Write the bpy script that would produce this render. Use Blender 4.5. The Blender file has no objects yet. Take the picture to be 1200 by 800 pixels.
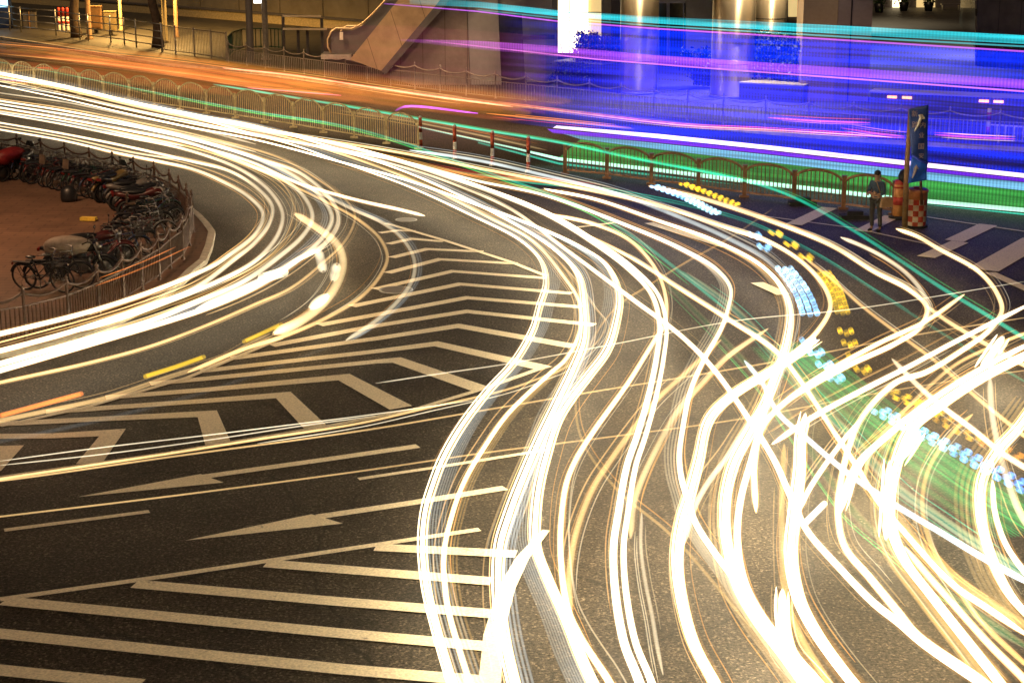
import bpy, bmesh, math, random
from mathutils import Vector, Matrix

# ------------------------------------------------------------------ camera, world, light
scene = bpy.context.scene
COL = scene.collection
F, H, PITCH = 2045.0, 9.5, math.radians(14.5)
cam_d = bpy.data.cameras.new("camera")
cam = bpy.data.objects.new("camera", cam_d); COL.objects.link(cam)
cam.location = (0, 0, H); cam.rotation_euler = (math.pi/2 - PITCH, 0, 0)
cam_d.sensor_width = 36.0; cam_d.lens = F/1200*36.0
cam_d.clip_start = 0.5; cam_d.clip_end = 2000
scene.camera = cam

SUN_EL, SUN_AZ = math.radians(52), math.radians(200)
world = bpy.data.worlds.new("World"); scene.world = world
world.use_nodes = True
wn, wl = world.node_tree.nodes, world.node_tree.links
bgn = wn["Background"]
sky = wn.new("ShaderNodeTexSky"); sky.sky_type = 'NISHITA'; sky.sun_disc = False
sky.sun_elevation = SUN_EL; sky.sun_rotation = SUN_AZ
wl.new(sky.outputs[0], bgn.inputs[0]); bgn.inputs[1].default_value = 0.0022
sun_d = bpy.data.lights.new("sun", 'SUN'); sun_d.energy = 0.85; sun_d.angle = math.radians(12)
sun_d.color = (1.0, 0.66, 0.36)
sun = bpy.data.objects.new("sun", sun_d); COL.objects.link(sun)
sun.rotation_euler = (math.pi/2 - SUN_EL, 0, math.pi - SUN_AZ + math.radians(0))
sun.location = (0, 0, 60)
scene.view_settings.view_transform = 'Standard'; scene.view_settings.look = 'None'
scene.view_settings.exposure = 0.0; scene.view_settings.gamma = 1.0
scene.view_settings.use_curve_mapping = False
scene.render.engine = 'CYCLES'
scene.cycles.use_denoising = True
scene.cycles.transparent_max_bounces = 96
scene.cycles.max_bounces = 5; scene.cycles.diffuse_bounces = 2; scene.cycles.glossy_bounces = 2
scene.cycles.sample_clamp_indirect = 4.0
scene.cycles.caustics_reflective = False; scene.cycles.caustics_refractive = False

rng = random.Random(7)

# ------------------------------------------------------------------ helpers
CP, SP = math.cos(PITCH), math.sin(PITCH)
def ray(px, py):
    u = (px-600)/F; v = (400-py)/F
    return Vector((u, CP + v*SP, -SP + v*CP))
def G(px, py, z=0.0):                      # the point of the level plane z seen at a photo pixel
    d = ray(px, py); t = (z-H)/d.z
    return Vector((d.x*t, d.y*t, z))
def D(px, py, y):                          # the point of the upright plane Y = y seen at a photo pixel
    d = ray(px, py); t = y/d.y
    return Vector((d.x*t, y, H + d.z*t))
def onplane(px, py, a, b):                 # the point of the upright plane through a, b
    d = ray(px, py); n = Vector((-(b.y-a.y), b.x-a.x, 0))
    o = Vector((0, 0, H)); t = (Vector((a.x, a.y, 0))-o).dot(n)/d.dot(n)
    return o + d*t

class MB:
    """collects shapes and links them as ONE mesh object"""
    def __init__(s): s.v = []; s.f = []; s.m = []; s.sm = []; s.uv = {}
    def add(s, vs, fs, mi=0, smooth=False):
        o = len(s.v); s.v += [tuple(v) for v in vs]
        for f in fs:
            s.f.append([i+o for i in f]); s.m.append(mi); s.sm.append(smooth)
    def box(s, c, size, rz=0.0, mi=0, rx=0.0, ry=0.0):
        M = Matrix.Rotation(rz, 3, 'Z') @ Matrix.Rotation(ry, 3, 'Y') @ Matrix.Rotation(rx, 3, 'X')
        h = [x/2 for x in size]; c = Vector(c)
        vs = [c + M @ Vector((a*h[0], b*h[1], d*h[2])) for d in (-1, 1) for a, b in ((-1,-1),(1,-1),(1,1),(-1,1))]
        s.add(vs, [(3,2,1,0),(4,5,6,7),(0,1,5,4),(1,2,6,5),(2,3,7,6),(3,0,4,7)], mi)
    def bar(s, a, b, w, h, mi=0):            # a rectangular bar from a to b
        a = Vector(a); b = Vector(b); d = (b-a); L = d.length
        if L < 1e-6: return
        d /= L; up = Vector((0,0,1)) if abs(d.z) < .95 else Vector((0,1,0))
        x = d.cross(up).normalized(); y = x.cross(d)
        vs = [p + x*(i*w/2) + y*(j*h/2) for p in (a, b) for i, j in ((-1,-1),(1,-1),(1,1),(-1,1))]
        s.add(vs, [(0,1,2,3),(7,6,5,4),(0,4,5,1),(1,5,6,2),(2,6,7,3),(3,7,4,0)], mi)
    def tube(s, path, r, n=6, mi=0, cap=True, smooth=True, closed=False):
        P = [Vector(p) for p in path]; N = len(P)
        if N < 2: return
        R = r if isinstance(r, (list, tuple)) else [r]*N
        vs = []; up = None
        for i in range(N):
            if closed: t = P[(i+1) % N] - P[i-1]
            else: t = P[min(i+1, N-1)] - P[max(i-1, 0)]
            if t.length < 1e-9: t = Vector((0,0,1))
            t.normalize()
            if up is None:
                up = Vector((0,0,1)) if abs(t.z) < .9 else Vector((1,0,0))
            x = t.cross(up)
            if x.length < 1e-4: x = t.cross(Vector((0,1,0.3)))
            x.normalize(); y = x.cross(t); up = y
            for k in range(n):
                a = 2*math.pi*k/n
                vs.append(P[i] + (x*math.cos(a) + y*math.sin(a))*R[i])
        fs = []
        for i in range(N if closed else N-1):
            j = (i+1) % N
            for k in range(n):
                fs.append((i*n+k, i*n+(k+1) % n, j*n+(k+1) % n, j*n+k))
        s.add(vs, fs, mi, smooth)
        if cap and not closed:
            o = len(s.v) - len(vs)
            s.f.append([o+k for k in range(n)][::-1]); s.m.append(mi); s.sm.append(False)
            s.f.append([o+(N-1)*n+k for k in range(n)]); s.m.append(mi); s.sm.append(False)
    def lathe(s, c, prof, n=12, mi=0, smooth=True):   # prof: (radius, z)
        c = Vector(c); vs = []; fs = []
        for r, z in prof:
            for k in range(n):
                a = 2*math.pi*k/n; vs.append(c + Vector((r*math.cos(a), r*math.sin(a), z)))
        for i in range(len(prof)-1):
            for k in range(n):
                fs.append((i*n+k, i*n+(k+1) % n, (i+1)*n+(k+1) % n, (i+1)*n+k))
        s.add(vs, fs, mi, smooth)
        o = len(s.v)-len(vs)
        s.f.append([o+k for k in range(n)][::-1]); s.m.append(mi); s.sm.append(False)
        s.f.append([o+(len(prof)-1)*n+k for k in range(n)]); s.m.append(mi); s.sm.append(False)
    def prism(s, poly, z0, z1, mi=0):        # poly counter-clockwise (x, y)
        n = len(poly)
        vs = [(p[0], p[1], z0) for p in poly] + [(p[0], p[1], z1) for p in poly]
        fs = [tuple(range(n))[::-1], tuple(range(n, 2*n))] + [(i, (i+1) % n, n+(i+1) % n, n+i) for i in range(n)]
        s.add(vs, fs, mi)
    def slab(s, quad, thick, mi=0):          # an upright or tilted sheet with thickness pushed away from the camera
        q = [Vector(p) for p in quad]; nrm = (q[1]-q[0]).cross(q[2]-q[0]).normalized()
        if nrm.y < 0: nrm = -nrm
        b = [p + nrm*thick for p in q]; n = len(q)
        s.add(q+b, [tuple(range(n)), tuple(range(n, 2*n))[::-1]] + [(i, n+i, n+(i+1) % n, (i+1) % n) for i in range(n)], mi)
    def ellipsoid(s, c, r, n=10, m=7, mi=0, rz=0):
        c = Vector(c); vs = []; fs = []; M = Matrix.Rotation(rz, 3, 'Z')
        for i in range(m+1):
            th = math.pi*i/m
            for k in range(n):
                a = 2*math.pi*k/n
                vs.append(c + M @ Vector((r[0]*math.sin(th)*math.cos(a), r[1]*math.sin(th)*math.sin(a), -r[2]*math.cos(th))))
        for i in range(m):
            for k in range(n):
                fs.append((i*n+k, i*n+(k+1) % n, (i+1)*n+(k+1) % n, (i+1)*n+k))
        s.add(vs, fs, mi, True)
    def torus(s, c, R, r, axis='Y', n=20, k=6, mi=0):
        c = Vector(c); path = []
        for i in range(n):
            a = 2*math.pi*i/n
            path.append(c + Vector((R*math.cos(a), 0, R*math.sin(a))))
        s.tube(path, r, k, mi, closed=True)
    def leaves(s, n, fn, size, mi=0):
        for _ in range(n):
            c = Vector(fn()); a = Vector((rng.gauss(0,1), rng.gauss(0,1), rng.gauss(0,1))).normalized()
            b = a.cross(Vector((rng.gauss(0,1), rng.gauss(0,1), rng.gauss(0,1)))).normalized()
            q = size*rng.uniform(.6, 1.4)
            s.add([c-a*q, c+b*q*.5, c+a*q, c-b*q*.5], [(0,1,2,3)], mi)
    def mesh(s, name, mats):
        me = bpy.data.meshes.new(name)
        me.from_pydata(s.v, [], s.f)
        for m in (mats if isinstance(mats, (list, tuple)) else [mats]): me.materials.append(m)
        me.polygons.foreach_set("material_index", s.m)
        me.polygons.foreach_set("use_smooth", s.sm)
        me.update()
        return me
    def build(s, name, mats, parent=None, label=None, fix=True):
        me = s.mesh(name, mats)
        if fix:
            bm = bmesh.new(); bm.from_mesh(me); bmesh.ops.recalc_face_normals(bm, faces=bm.faces); bm.to_mesh(me); bm.free()
        o = bpy.data.objects.new(name, me); COL.objects.link(o)
        if parent is not None: o.parent = parent
        if label: o["label"] = label
        return o

def tag(o, label=None, cat=None, group=None, kind=None):
    if label: o["label"] = label
    if cat: o["category"] = cat
    if group: o["group"] = group
    if kind: o["kind"] = kind
    return o
def empty(name, loc=(0,0,0), rz=0.0):
    o = bpy.data.objects.new(name, None); COL.objects.link(o)
    o.empty_display_size = .2
    o.location = loc; o.rotation_euler = (0, 0, rz); return o
def copy_tree(o, parent=None):
    c = o.copy(); COL.objects.link(c)
    if parent is not None: c.parent = parent
    for ch in list(o.children): copy_tree(ch, c)
    return c

# ------------------------------------------------------------------ materials
def new_mat(name):
    m = bpy.data.materials.new(name); m.use_nodes = True
    nt = m.node_tree; b = nt.nodes["Principled BSDF"]; return m, nt, b
def plain(name, col, rough=.6, metal=0.0, var=.25, scale=6.0, bump=0.0):
    """a surface with blotchy natural variation"""
    m, nt, b = new_mat(name); N, L = nt.nodes, nt.links
    tc = N.new("ShaderNodeTexCoord"); nz = N.new("ShaderNodeTexNoise")
    nz.inputs["Scale"].default_value = scale; nz.inputs["Detail"].default_value = 5; nz.inputs["Roughness"].default_value = .65
    L.new(tc.outputs["Object"], nz.inputs["Vector"])
    mr = N.new("ShaderNodeMapRange"); mr.inputs[1].default_value = .3; mr.inputs[2].default_value = .7
    mr.inputs[3].default_value = 1-var; mr.inputs[4].default_value = 1+var
    L.new(nz.outputs[0], mr.inputs[0])
    mx = N.new("ShaderNodeVectorMath"); mx.operation = 'SCALE'; mx.inputs[0].default_value = col
    L.new(mr.outputs[0], mx.inputs["Scale"]); L.new(mx.outputs[0], b.inputs["Base Color"])
    b.inputs["Roughness"].default_value = rough; b.inputs["Metallic"].default_value = metal
    if bump:
        bp = N.new("ShaderNodeBump"); bp.inputs["Strength"].default_value = bump; bp.inputs["Distance"].default_value = .02
        L.new(nz.outputs[0], bp.inputs["Height"]); L.new(bp.outputs[0], b.inputs["Normal"])
    return m

def asphalt_mat(name, base, grain=.9, warm=(1.0, .93, .84)):
    m, nt, b = new_mat(name); N, L = nt.nodes, nt.links
    tc = N.new("ShaderNodeTexCoord")
    def noise(scale, det, ro=.6, sc=(1,1,1)):
        mp = N.new("ShaderNodeMapping"); mp.inputs["Scale"].default_value = sc
        L.new(tc.outputs["Object"], mp.inputs[0])
        n = N.new("ShaderNodeTexNoise"); n.inputs["Scale"].default_value = scale; n.inputs["Detail"].default_value = det
        n.inputs["Roughness"].default_value = ro; L.new(mp.outputs[0], n.inputs["Vector"]); return n
    def rng_(src, a, b_, c, d):
        r = N.new("ShaderNodeMapRange"); r.inputs[1].default_value = a; r.inputs[2].default_value = b_
        r.inputs[3].default_value = c; r.inputs[4].default_value = d; L.new(src, r.inputs[0]); return r.outputs[0]
    def mul(a, c):
        x = N.new("ShaderNodeMath"); x.operation = 'MULTIPLY'; L.new(a, x.inputs[0]); L.new(c, x.inputs[1]); return x.outputs[0]
    fine = noise(22, 3, .8); big = noise(.35, 5); streak = noise(1.0, 4, .6, (.25, .9, 1))
    vo = N.new("ShaderNodeTexVoronoi"); vo.inputs["Scale"].default_value = 32; L.new(tc.outputs["Object"], vo.inputs["Vector"])
    g1 = rng_(fine.outputs[0], .36, .66, 1-grain*.75, 1+grain)
    sp = N.new("ShaderNodeSeparateColor"); L.new(vo.outputs["Color"], sp.inputs[0])
    g2 = rng_(sp.outputs[0], .72, 1.0, .72, 3.2)
    g3 = rng_(big.outputs[0], .3, .7, .72, 1.28); g4 = rng_(streak.outputs[0], .3, .7, .8, 1.2)
    t = mul(mul(g1, g2), mul(g3, g4))
    wp = noise(.5, 3); mp2 = N.new("ShaderNodeVectorMath"); mp2.operation = 'MULTIPLY_ADD'
    L.new(wp.outputs["Color"], mp2.inputs[0]); mp2.inputs[1].default_value = (1.6, 1.6, 0); L.new(tc.outputs["Object"], mp2.inputs[2])
    ck = N.new("ShaderNodeTexVoronoi"); ck.feature = 'DISTANCE_TO_EDGE'; ck.inputs["Scale"].default_value = .16; L.new(mp2.outputs[0], ck.inputs["Vector"])
    t = mul(t, rng_(ck.outputs["Distance"], .0015, .0045, .35, 1.0))
    pt = N.new("ShaderNodeTexVoronoi"); pt.inputs["Scale"].default_value = .11; L.new(tc.outputs["Object"], pt.inputs["Vector"])
    s2 = N.new("ShaderNodeSeparateColor"); L.new(pt.outputs["Color"], s2.inputs[0]); t = mul(t, rng_(s2.outputs[1], 0, 1, .84, 1.14))
    oil = noise(1.3, 2, .5); t = mul(t, rng_(oil.outputs[0], .28, .40, .55, 1.0))
    mx = N.new("ShaderNodeVectorMath"); mx.operation = 'SCALE'; mx.inputs[0].default_value = [base*w for w in warm]
    L.new(t, mx.inputs["Scale"]); L.new(mx.outputs[0], b.inputs["Base Color"])
    L.new(rng_(fine.outputs[0], .3, .7, .78, .5), b.inputs["Roughness"])
    bp = N.new("ShaderNodeBump"); bp.inputs["Strength"].default_value = .5; bp.inputs["Distance"].default_value = .012
    L.new(fine.outputs[0], bp.inputs["Height"]); L.new(bp.outputs[0], b.inputs["Normal"])
    return m

def paint_mat(name, col):
    """thermoplastic road paint, worn through in places"""
    m, nt, b = new_mat(name); N, L = nt.nodes, nt.links
    tc = N.new("ShaderNodeTexCoord")
    n1 = N.new("ShaderNodeTexNoise"); n1.inputs["Scale"].default_value = 5; n1.inputs["Detail"].default_value = 8; n1.inputs["Roughness"].default_value = .75
    n2 = N.new("ShaderNodeTexNoise"); n2.inputs["Scale"].default_value = 30; n2.inputs["Detail"].default_value = 2
    for n in (n1, n2): L.new(tc.outputs["Object"], n.inputs["Vector"])
    cr = N.new("ShaderNodeValToRGB")
    e = cr.color_ramp.elements
    e[0].position = .27; e[0].color = (.13, .11, .085, 1); e[1].position = .40; e[1].color = (*col, 1)
    L.new(n1.outputs[0], cr.inputs[0])
    mr = N.new("ShaderNodeMapRange"); mr.inputs[1].default_value = .3; mr.inputs[2].default_value = .7; mr.inputs[3].default_value = .75; mr.inputs[4].default_value = 1.15
    L.new(n2.outputs[0], mr.inputs[0])
    mx = N.new("ShaderNodeVectorMath"); mx.operation = 'SCALE'
    L.new(cr.outputs[0], mx.inputs[0]); L.new(mr.outputs[0], mx.inputs["Scale"]); L.new(mx.outputs[0], b.inputs["Base Color"])
    b.inputs["Roughness"].default_value = .55
    return m

def brick_mat(name, c1, c2, mortar, scale, rough=.6, off=.5, w=.5, h=.25, ms=.012, axis=None):
    m, nt, b = new_mat(name); N, L = nt.nodes, nt.links
    tc = N.new("ShaderNodeTexCoord"); mp = N.new("ShaderNodeMapping")
    L.new(tc.outputs["Object"], mp.inputs[0])
    if axis: mp.inputs["Rotation"].default_value = axis
    br = N.new("ShaderNodeTexBrick"); br.inputs["Color1"].default_value = (*c1, 1); br.inputs["Color2"].default_value = (*c2, 1)
    br.inputs["Mortar"].default_value = (*mortar, 1); br.inputs["Scale"].default_value = scale
    br.inputs["Mortar Size"].default_value = ms; br.inputs["Brick Width"].default_value = w; br.inputs["Row Height"].default_value = h
    br.offset = off
    L.new(mp.outputs[0], br.inputs["Vector"])
    nz = N.new("ShaderNodeTexNoise"); nz.inputs["Scale"].default_value = .8; nz.inputs["Detail"].default_value = 7; nz.inputs["Roughness"].default_value = .7
    L.new(tc.outputs["Object"], nz.inputs["Vector"])
    mr = N.new("ShaderNodeMapRange"); mr.inputs[1].default_value = .3; mr.inputs[2].default_value = .7; mr.inputs[3].default_value = .7; mr.inputs[4].default_value = 1.25
    L.new(nz.outputs[0], mr.inputs[0])
    mx = N.new("ShaderNodeVectorMath"); mx.operation = 'SCALE'
    L.new(br.outputs[0], mx.inputs[0]); L.new(mr.outputs[0], mx.inputs["Scale"]); L.new(mx.outputs[0], b.inputs["Base Color"])
    b.inputs["Roughness"].default_value = rough
    return m

def emit_mat(name, col, s):
    m, nt, b = new_mat(name)
    b.inputs["Base Color"].default_value = (*col, 1); b.inputs["Emission Color"].default_value = (*col, 1)
    b.inputs["Emission Strength"].default_value = s
    return m

_tm = {}
def light_mat(col, s, power=1.3, wob=.3, far=1.0):
    """streak of a moving lamp imitated by a glowing see-through tube: brightest where the line of sight runs through its middle"""
    key = (col, round(s, 3), power, wob, far)
    if key in _tm: return _tm[key]
    m = bpy.data.materials.new("trail_light"); m.use_nodes = True
    nt = m.node_tree; N, L = nt.nodes, nt.links; N.clear()
    out = N.new("ShaderNodeOutputMaterial"); ad = N.new("ShaderNodeAddShader")
    tr = N.new("ShaderNodeBsdfTransparent"); em = N.new("ShaderNodeEmission")
    em.inputs[0].default_value = (*col, 1)
    ge = N.new("ShaderNodeNewGeometry"); dt = N.new("ShaderNodeVectorMath"); dt.operation = 'DOT_PRODUCT'
    L.new(ge.outputs["Normal"], dt.inputs[0]); L.new(ge.outputs["Incoming"], dt.inputs[1])
    ab = N.new("ShaderNodeMath"); ab.operation = 'ABSOLUTE'; L.new(dt.outputs["Value"], ab.inputs[0])
    pw = N.new("ShaderNodeMath"); pw.operation = 'POWER'; L.new(ab.outputs[0], pw.inputs[0]); pw.inputs[1].default_value = power
    tc = N.new("ShaderNodeTexCoord"); nz = N.new("ShaderNodeTexNoise"); nz.inputs["Scale"].default_value = .45; nz.inputs["Detail"].default_value = 4
    L.new(tc.outputs["Object"], nz.inputs["Vector"])
    mr = N.new("ShaderNodeMapRange"); mr.inputs[1].default_value = .3; mr.inputs[2].default_value = .7
    mr.inputs[3].default_value = s*(1-wob); mr.inputs[4].default_value = s*(1+wob)
    L.new(nz.outputs[0], mr.inputs[0])
    m0 = N.new("ShaderNodeMath"); m0.operation = 'MULTIPLY'; L.new(pw.outputs[0], m0.inputs[0]); L.new(mr.outputs[0], m0.inputs[1])
    sy = N.new("ShaderNodeSeparateXYZ"); L.new(ge.outputs["Position"], sy.inputs[0])
    ny = N.new("ShaderNodeMapRange"); ny.inputs[1].default_value = 33; ny.inputs[2].default_value = 52; ny.inputs[3].default_value = 1.0; ny.inputs[4].default_value = far
    L.new(sy.outputs[1], ny.inputs[0])
    ml = N.new("ShaderNodeMath"); ml.operation = 'MULTIPLY'; L.new(m0.outputs[0], ml.inputs[0]); L.new(ny.outputs[0], ml.inputs[1])
    L.new(ml.outputs[0], em.inputs[1])
    L.new(tr.outputs[0], ad.inputs[0]); L.new(em.outputs[0], ad.inputs[1]); L.new(ad.outputs[0], out.inputs[0])
    _tm[key] = m; return m

M = dict(
    asphalt=asphalt_mat("asphalt", .043, 1.3, (1.0,.80,.57)),
    paint=paint_mat("road_paint", (.86, .76, .58)),
    kerb=plain("kerb_stone", (.42, .40, .36), .7, var=.35, scale=3),
    kerb_paint=plain("kerb_white_paint", (.42, .38, .31), .6, var=.3, scale=5),
    island=brick_mat("brown_pavers", (.175,.098,.06), (.15,.084,.052), (.09,.05,.033), 1.0, w=.9, h=.3, ms=.02),
    pavers=brick_mat("beige_pavers", (.062,.056,.045), (.055,.05,.04), (.03,.028,.024), 1.0, w=1.2, h=.6, ms=.015),
    dark=plain("black_metal", (.02,.019,.018), .45, .3, var=.4),
    rubber=plain("tyre_rubber", (.015,.015,.015), .75),
    chrome=plain("chrome", (.22,.21,.2), .35, 1.0, var=.3),
    steel=plain("galvanised_steel", (.42,.41,.39), .4, .8, var=.2),
    fence_iron=plain("wrought_fence_paint", (.085,.05,.036), .45, .2, var=.3, scale=9),
    fence_grey=plain("grey_fence_paint", (.34,.31,.27), .5, .2, var=.25, scale=7),
    fence_brown=plain("brown_fence_paint", (.26,.12,.06), .5, .2, var=.25, scale=7),
    fence_pale=plain("pale_fence_paint", (.56,.45,.24), .5, .2, var=.25, scale=7),
    red=plain("red_paint", (.45,.04,.03), .45, var=.25), white=plain("white_paint", (.72,.68,.62), .5, var=.2),
    cladding=brick_mat("stone_cladding", (.40,.33,.27), (.37,.30,.25), (.10,.08,.07), 1.0, w=1.1, h=9.0, ms=.012, off=0, axis=(math.pi/2,0,0)),
    stone=plain("pale_stone", (.48,.46,.43), .5, var=.12, scale=1.5),
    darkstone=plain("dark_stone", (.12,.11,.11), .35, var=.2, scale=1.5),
    column=plain("champagne_metal", (.62,.50,.32), .30, .35, var=.1, scale=.8),
    glass=plain("dark_glass", (.03,.035,.04), .08, .2, var=.1),
    concrete=plain("concrete", (.36,.30,.19), .8, var=.25, scale=.5, bump=.2),
    bark=plain("bark", (.11,.075,.05), .85, var=.5, scale=4, bump=.5),
    leaf=plain("leaf", (.05,.10,.025), .5, var=.5, scale=3),
    darkleaf=plain("dark_leaf", (.03,.055,.03), .5, var=.5, scale=3),
    mauve_lit=plain("mauve_lit_blossom", (.30,.13,.32), .5, var=.5, scale=4),  # mauve light of the trails is put into the shrub colour
    dull=plain("dull_metal", (.10,.10,.10), .45, .8, var=.3),
    dark_red=plain("dark_red_lens", (.12,.008,.006), .3),
    wood=plain("pole_wood", (.33,.19,.09), .6, var=.3, scale=5),
    black_plastic=plain("black_plastic", (.012,.012,.013), .4),
)

def brushed(m):
    nt = m.node_tree; b = nt.nodes["Principled BSDF"]; t = nt.nodes.new("ShaderNodeTangent"); t.direction_type='RADIAL'; t.axis='Z'
    b.inputs["Metallic"].default_value=.75; b.inputs["Roughness"].default_value=.42; b.inputs["Anisotropic"].default_value=.95; b.inputs["Anisotropic Rotation"].default_value=.25
    nt.links.new(t.outputs[0], b.inputs["Tangent"])
brushed(M['column'])
# ------------------------------------------------------------------ ground, roads, markings
mb = MB(); 
mb.add([(-400,-60,0),(400,-60,0),(400,600,0),(-400,600,0)], [(0,1,2,3)])
tag(mb.build("road", M['asphalt']), kind="structure")

def ribbon(mb, pts, w, z=.004, closed=False):
    """a flat painted line: pts are level points, w one width or one per point"""
    P = [Vector((p[0], p[1])) for p in pts]; n = len(P); W = w if isinstance(w, (list, tuple)) else [w]*n
    L_, R_ = [], []
    for i in range(n):
        d0 = (P[i]-P[i-1]).normalized() if i else None
        d1 = (P[i+1]-P[i]).normalized() if i < n-1 else None
        if d0 is None: nn = Vector((-d1.y, d1.x)); k = 1
        elif d1 is None: nn = Vector((-d0.y, d0.x)); k = 1
        else:
            a = Vector((-d0.y, d0.x)); b = Vector((-d1.y, d1.x)); nn = (a+b)
            nn = nn.normalized() if nn.length > 1e-4 else a
            k = min(1/max(nn.dot(a), .35), 2.4)
        L_.append(P[i]+nn*(W[i]/2*k)); R_.append(P[i]-nn*(W[i]/2*k))
    vs = [(p.x, p.y, z) for p in L_] + [(p.x, p.y, z) for p in R_]
    mb.add(vs, [(i, n+i, n+i+1, i+1) for i in range(n-1)])
def g2(l, z=0): return [G(x, y, z) for x, y in l]

mk = MB()
chev = [  # (points in the photograph, arm width, leg width)
 ([(445,273),(467,270),(486,271)], .26,.26), ([(455,286),(482,280),(520,283)], .28,.28), ([(459,302),(500,292),(566,295)], .3,.3),
 ([(454,320),(515,304),(606,309)], .3,.3), ([(439,339),(530,318),(640,326)], .3,.3), ([(412,359),(539,333),(670,344)], .32,.32),
 ([(374,381),(440,369),(547,349),(682,360)], .33,.33), ([(318,405),(440,382),(547,365),(697,381)], .33,.34),
 ([(272,420),(440,397),(537,382),(672,406)], .33,.42), ([(236,435),(440,412),(511,403),(640,432)], .33,.46),
 ([(176,450),(240,444),(440,424),(465,422),(566,457)], .33,.5), ([(124,466),(240,457),(403,442),(470,478)], .33,.55),
 ([(54,483),(240,470),(332,463),(370,501)], .33,.5), ([(-20,498),(120,491),(243,485),(256,521)], .33,.52),
 ([(-60,512),(60,511),(132,507),(104,544)], .33,.5), ([(-60,527),(12,526),(-14,552)], .3,.5)]
for pts, w, lw in chev:
    q = g2(pts); n = len(q)
    ribbon(mk, q, [w*.92]*(n-2)+[(w+lw)/2*.92, lw*.88], .004 + .0004*chev.index((pts,w,lw)))
tag(mk.build("chevron_markings", M['paint']), kind="structure")

mk = MB(); zr = .0155
for pts, w in [
 ([(452,262),(520,282),(600,308),(640,324)], .16), ([(0,560),(200,531),(384,500),(487,480),(567,456),(640,430)], .15),
 ([(330,397),(220,443),(100,478),(0,500)], .14),
 ([(0,703),(200,675),(400,645),(562,621)], .15),
 ([(5,622),(90,611),(175,600)], .14), ([(420,562),(520,547),(640,528)], .13),
 ([(640,622),(612,655),(594,690),(578,745),(574,800),(574,860)], [.12,.2,.24,.26,.28,.28]),
 ([(440,642),(605,650)], .3), ([(312,661),(400,668),(576,682)], .3), ([(158,685),(400,706),(576,720)], .3), ([(5,705),(400,743),(568,758)], .3),
 ([(-60,737),(400,785),(568,799)], .3), ([(-60,780),(165,803)], .3),
 ([(1085,302),(1125,284)], .5), ([(1118,283),(1158,264)], .55), ([(1152,317),(1215,281)], .8), ([(1160,320),(1215,345)], .3),
 ([(930,264),(972,244)], .5), ([(1010,272),(1046,254)], .5), ([(880,252),(1000,268),(1110,292)], .1), ([(1085,255),(1200,272),(1260,280)], .12),
 ([(887,332),(918,346)], .35), ([(760,262),(850,290)], .3), ([(670,268),(720,262)], .2)]:
    zr += .0004; ribbon(mk, g2(pts), w, zr)
for tri, shaft, w in [([(90,582),(235,555),(262,565)], [(238,559),(380,539),(490,523)], .22), ([(216,633),(365,602),(402,613)], [(372,606),(480,590),(592,572)], .22)]:
    a, b, c = g2(tri, .0055); mk.add([a, c, b], [(0,1,2)])
    ribbon(mk, g2(shaft), w, .0125)
tag(mk.build("road_markings", M['paint']), kind="structure")

# manhole covers
for px, py, r, lab in [(476,258,.33,"small round iron manhole cover near the tip of the chevrons"), (464,340,.42,"larger round iron manhole cover among the chevron arms")]:
    c = G(px, py); m = MB(); m.lathe((c.x,c.y,0), [(r*.86,.003),(r*.86,.014),(r*.8,.016)], 28)
    o = m.build("manhole_cover", M['darkstone']); tag(o, lab, "manhole cover")
    m = MB(); m.lathe((c.x,c.y,0), [(r,.003),(r,.016),(r*.88,.017),(r*.88,.003)], 28)
    m.build("rim", M['steel'], o)

# far pavement, kerb, plaza
farline = [G(x,y) for x,y in [(-260,18),(0,46),(65,56),(190,78),(262,82),(330,92),(440,106),(550,120),(700,137),(840,153),(1020,168),(1200,178),(1500,200)]]
def offset(line, d):
    out = []
    for i, p in enumerate(line):
        t = (line[min(i+1,len(line)-1)] - line[max(i-1,0)]).normalized()
        out.append(Vector((p.x - t.y*d, p.y + t.x*d, 0)))
    return out
inner = offset(farline, .25)
m = MB(); n = len(inner)
vs = [(p.x,p.y,.14) for p in inner] + [(-300, 500, .14), (300, 500, .14)]
vs = [(p.x,p.y,.14) for p in inner] + [(300, inner[-1].y, .14), (300, 420, .14), (-300, 420, .14), (-300, inner[0].y, .14)]
m.add(vs, [tuple(range(len(vs)))])
tag(m.build("pavement", M['pavers']), kind="structure")
m = MB()
for i in range(n-1):
    a, b, c, d = farline[i], farline[i+1], inner[i+1], inner[i]
    m.add([(a.x,a.y,0),(b.x,b.y,0),(b.x,b.y,.15),(a.x,a.y,.15),(c.x,c.y,.15),(d.x,d.y,.15),(d.x,d.y,.12),(c.x,c.y,.12)], [(0,1,2,3),(3,2,4,5)])
tag(m.build("kerb", M['kerb']), kind="structure")

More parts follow.
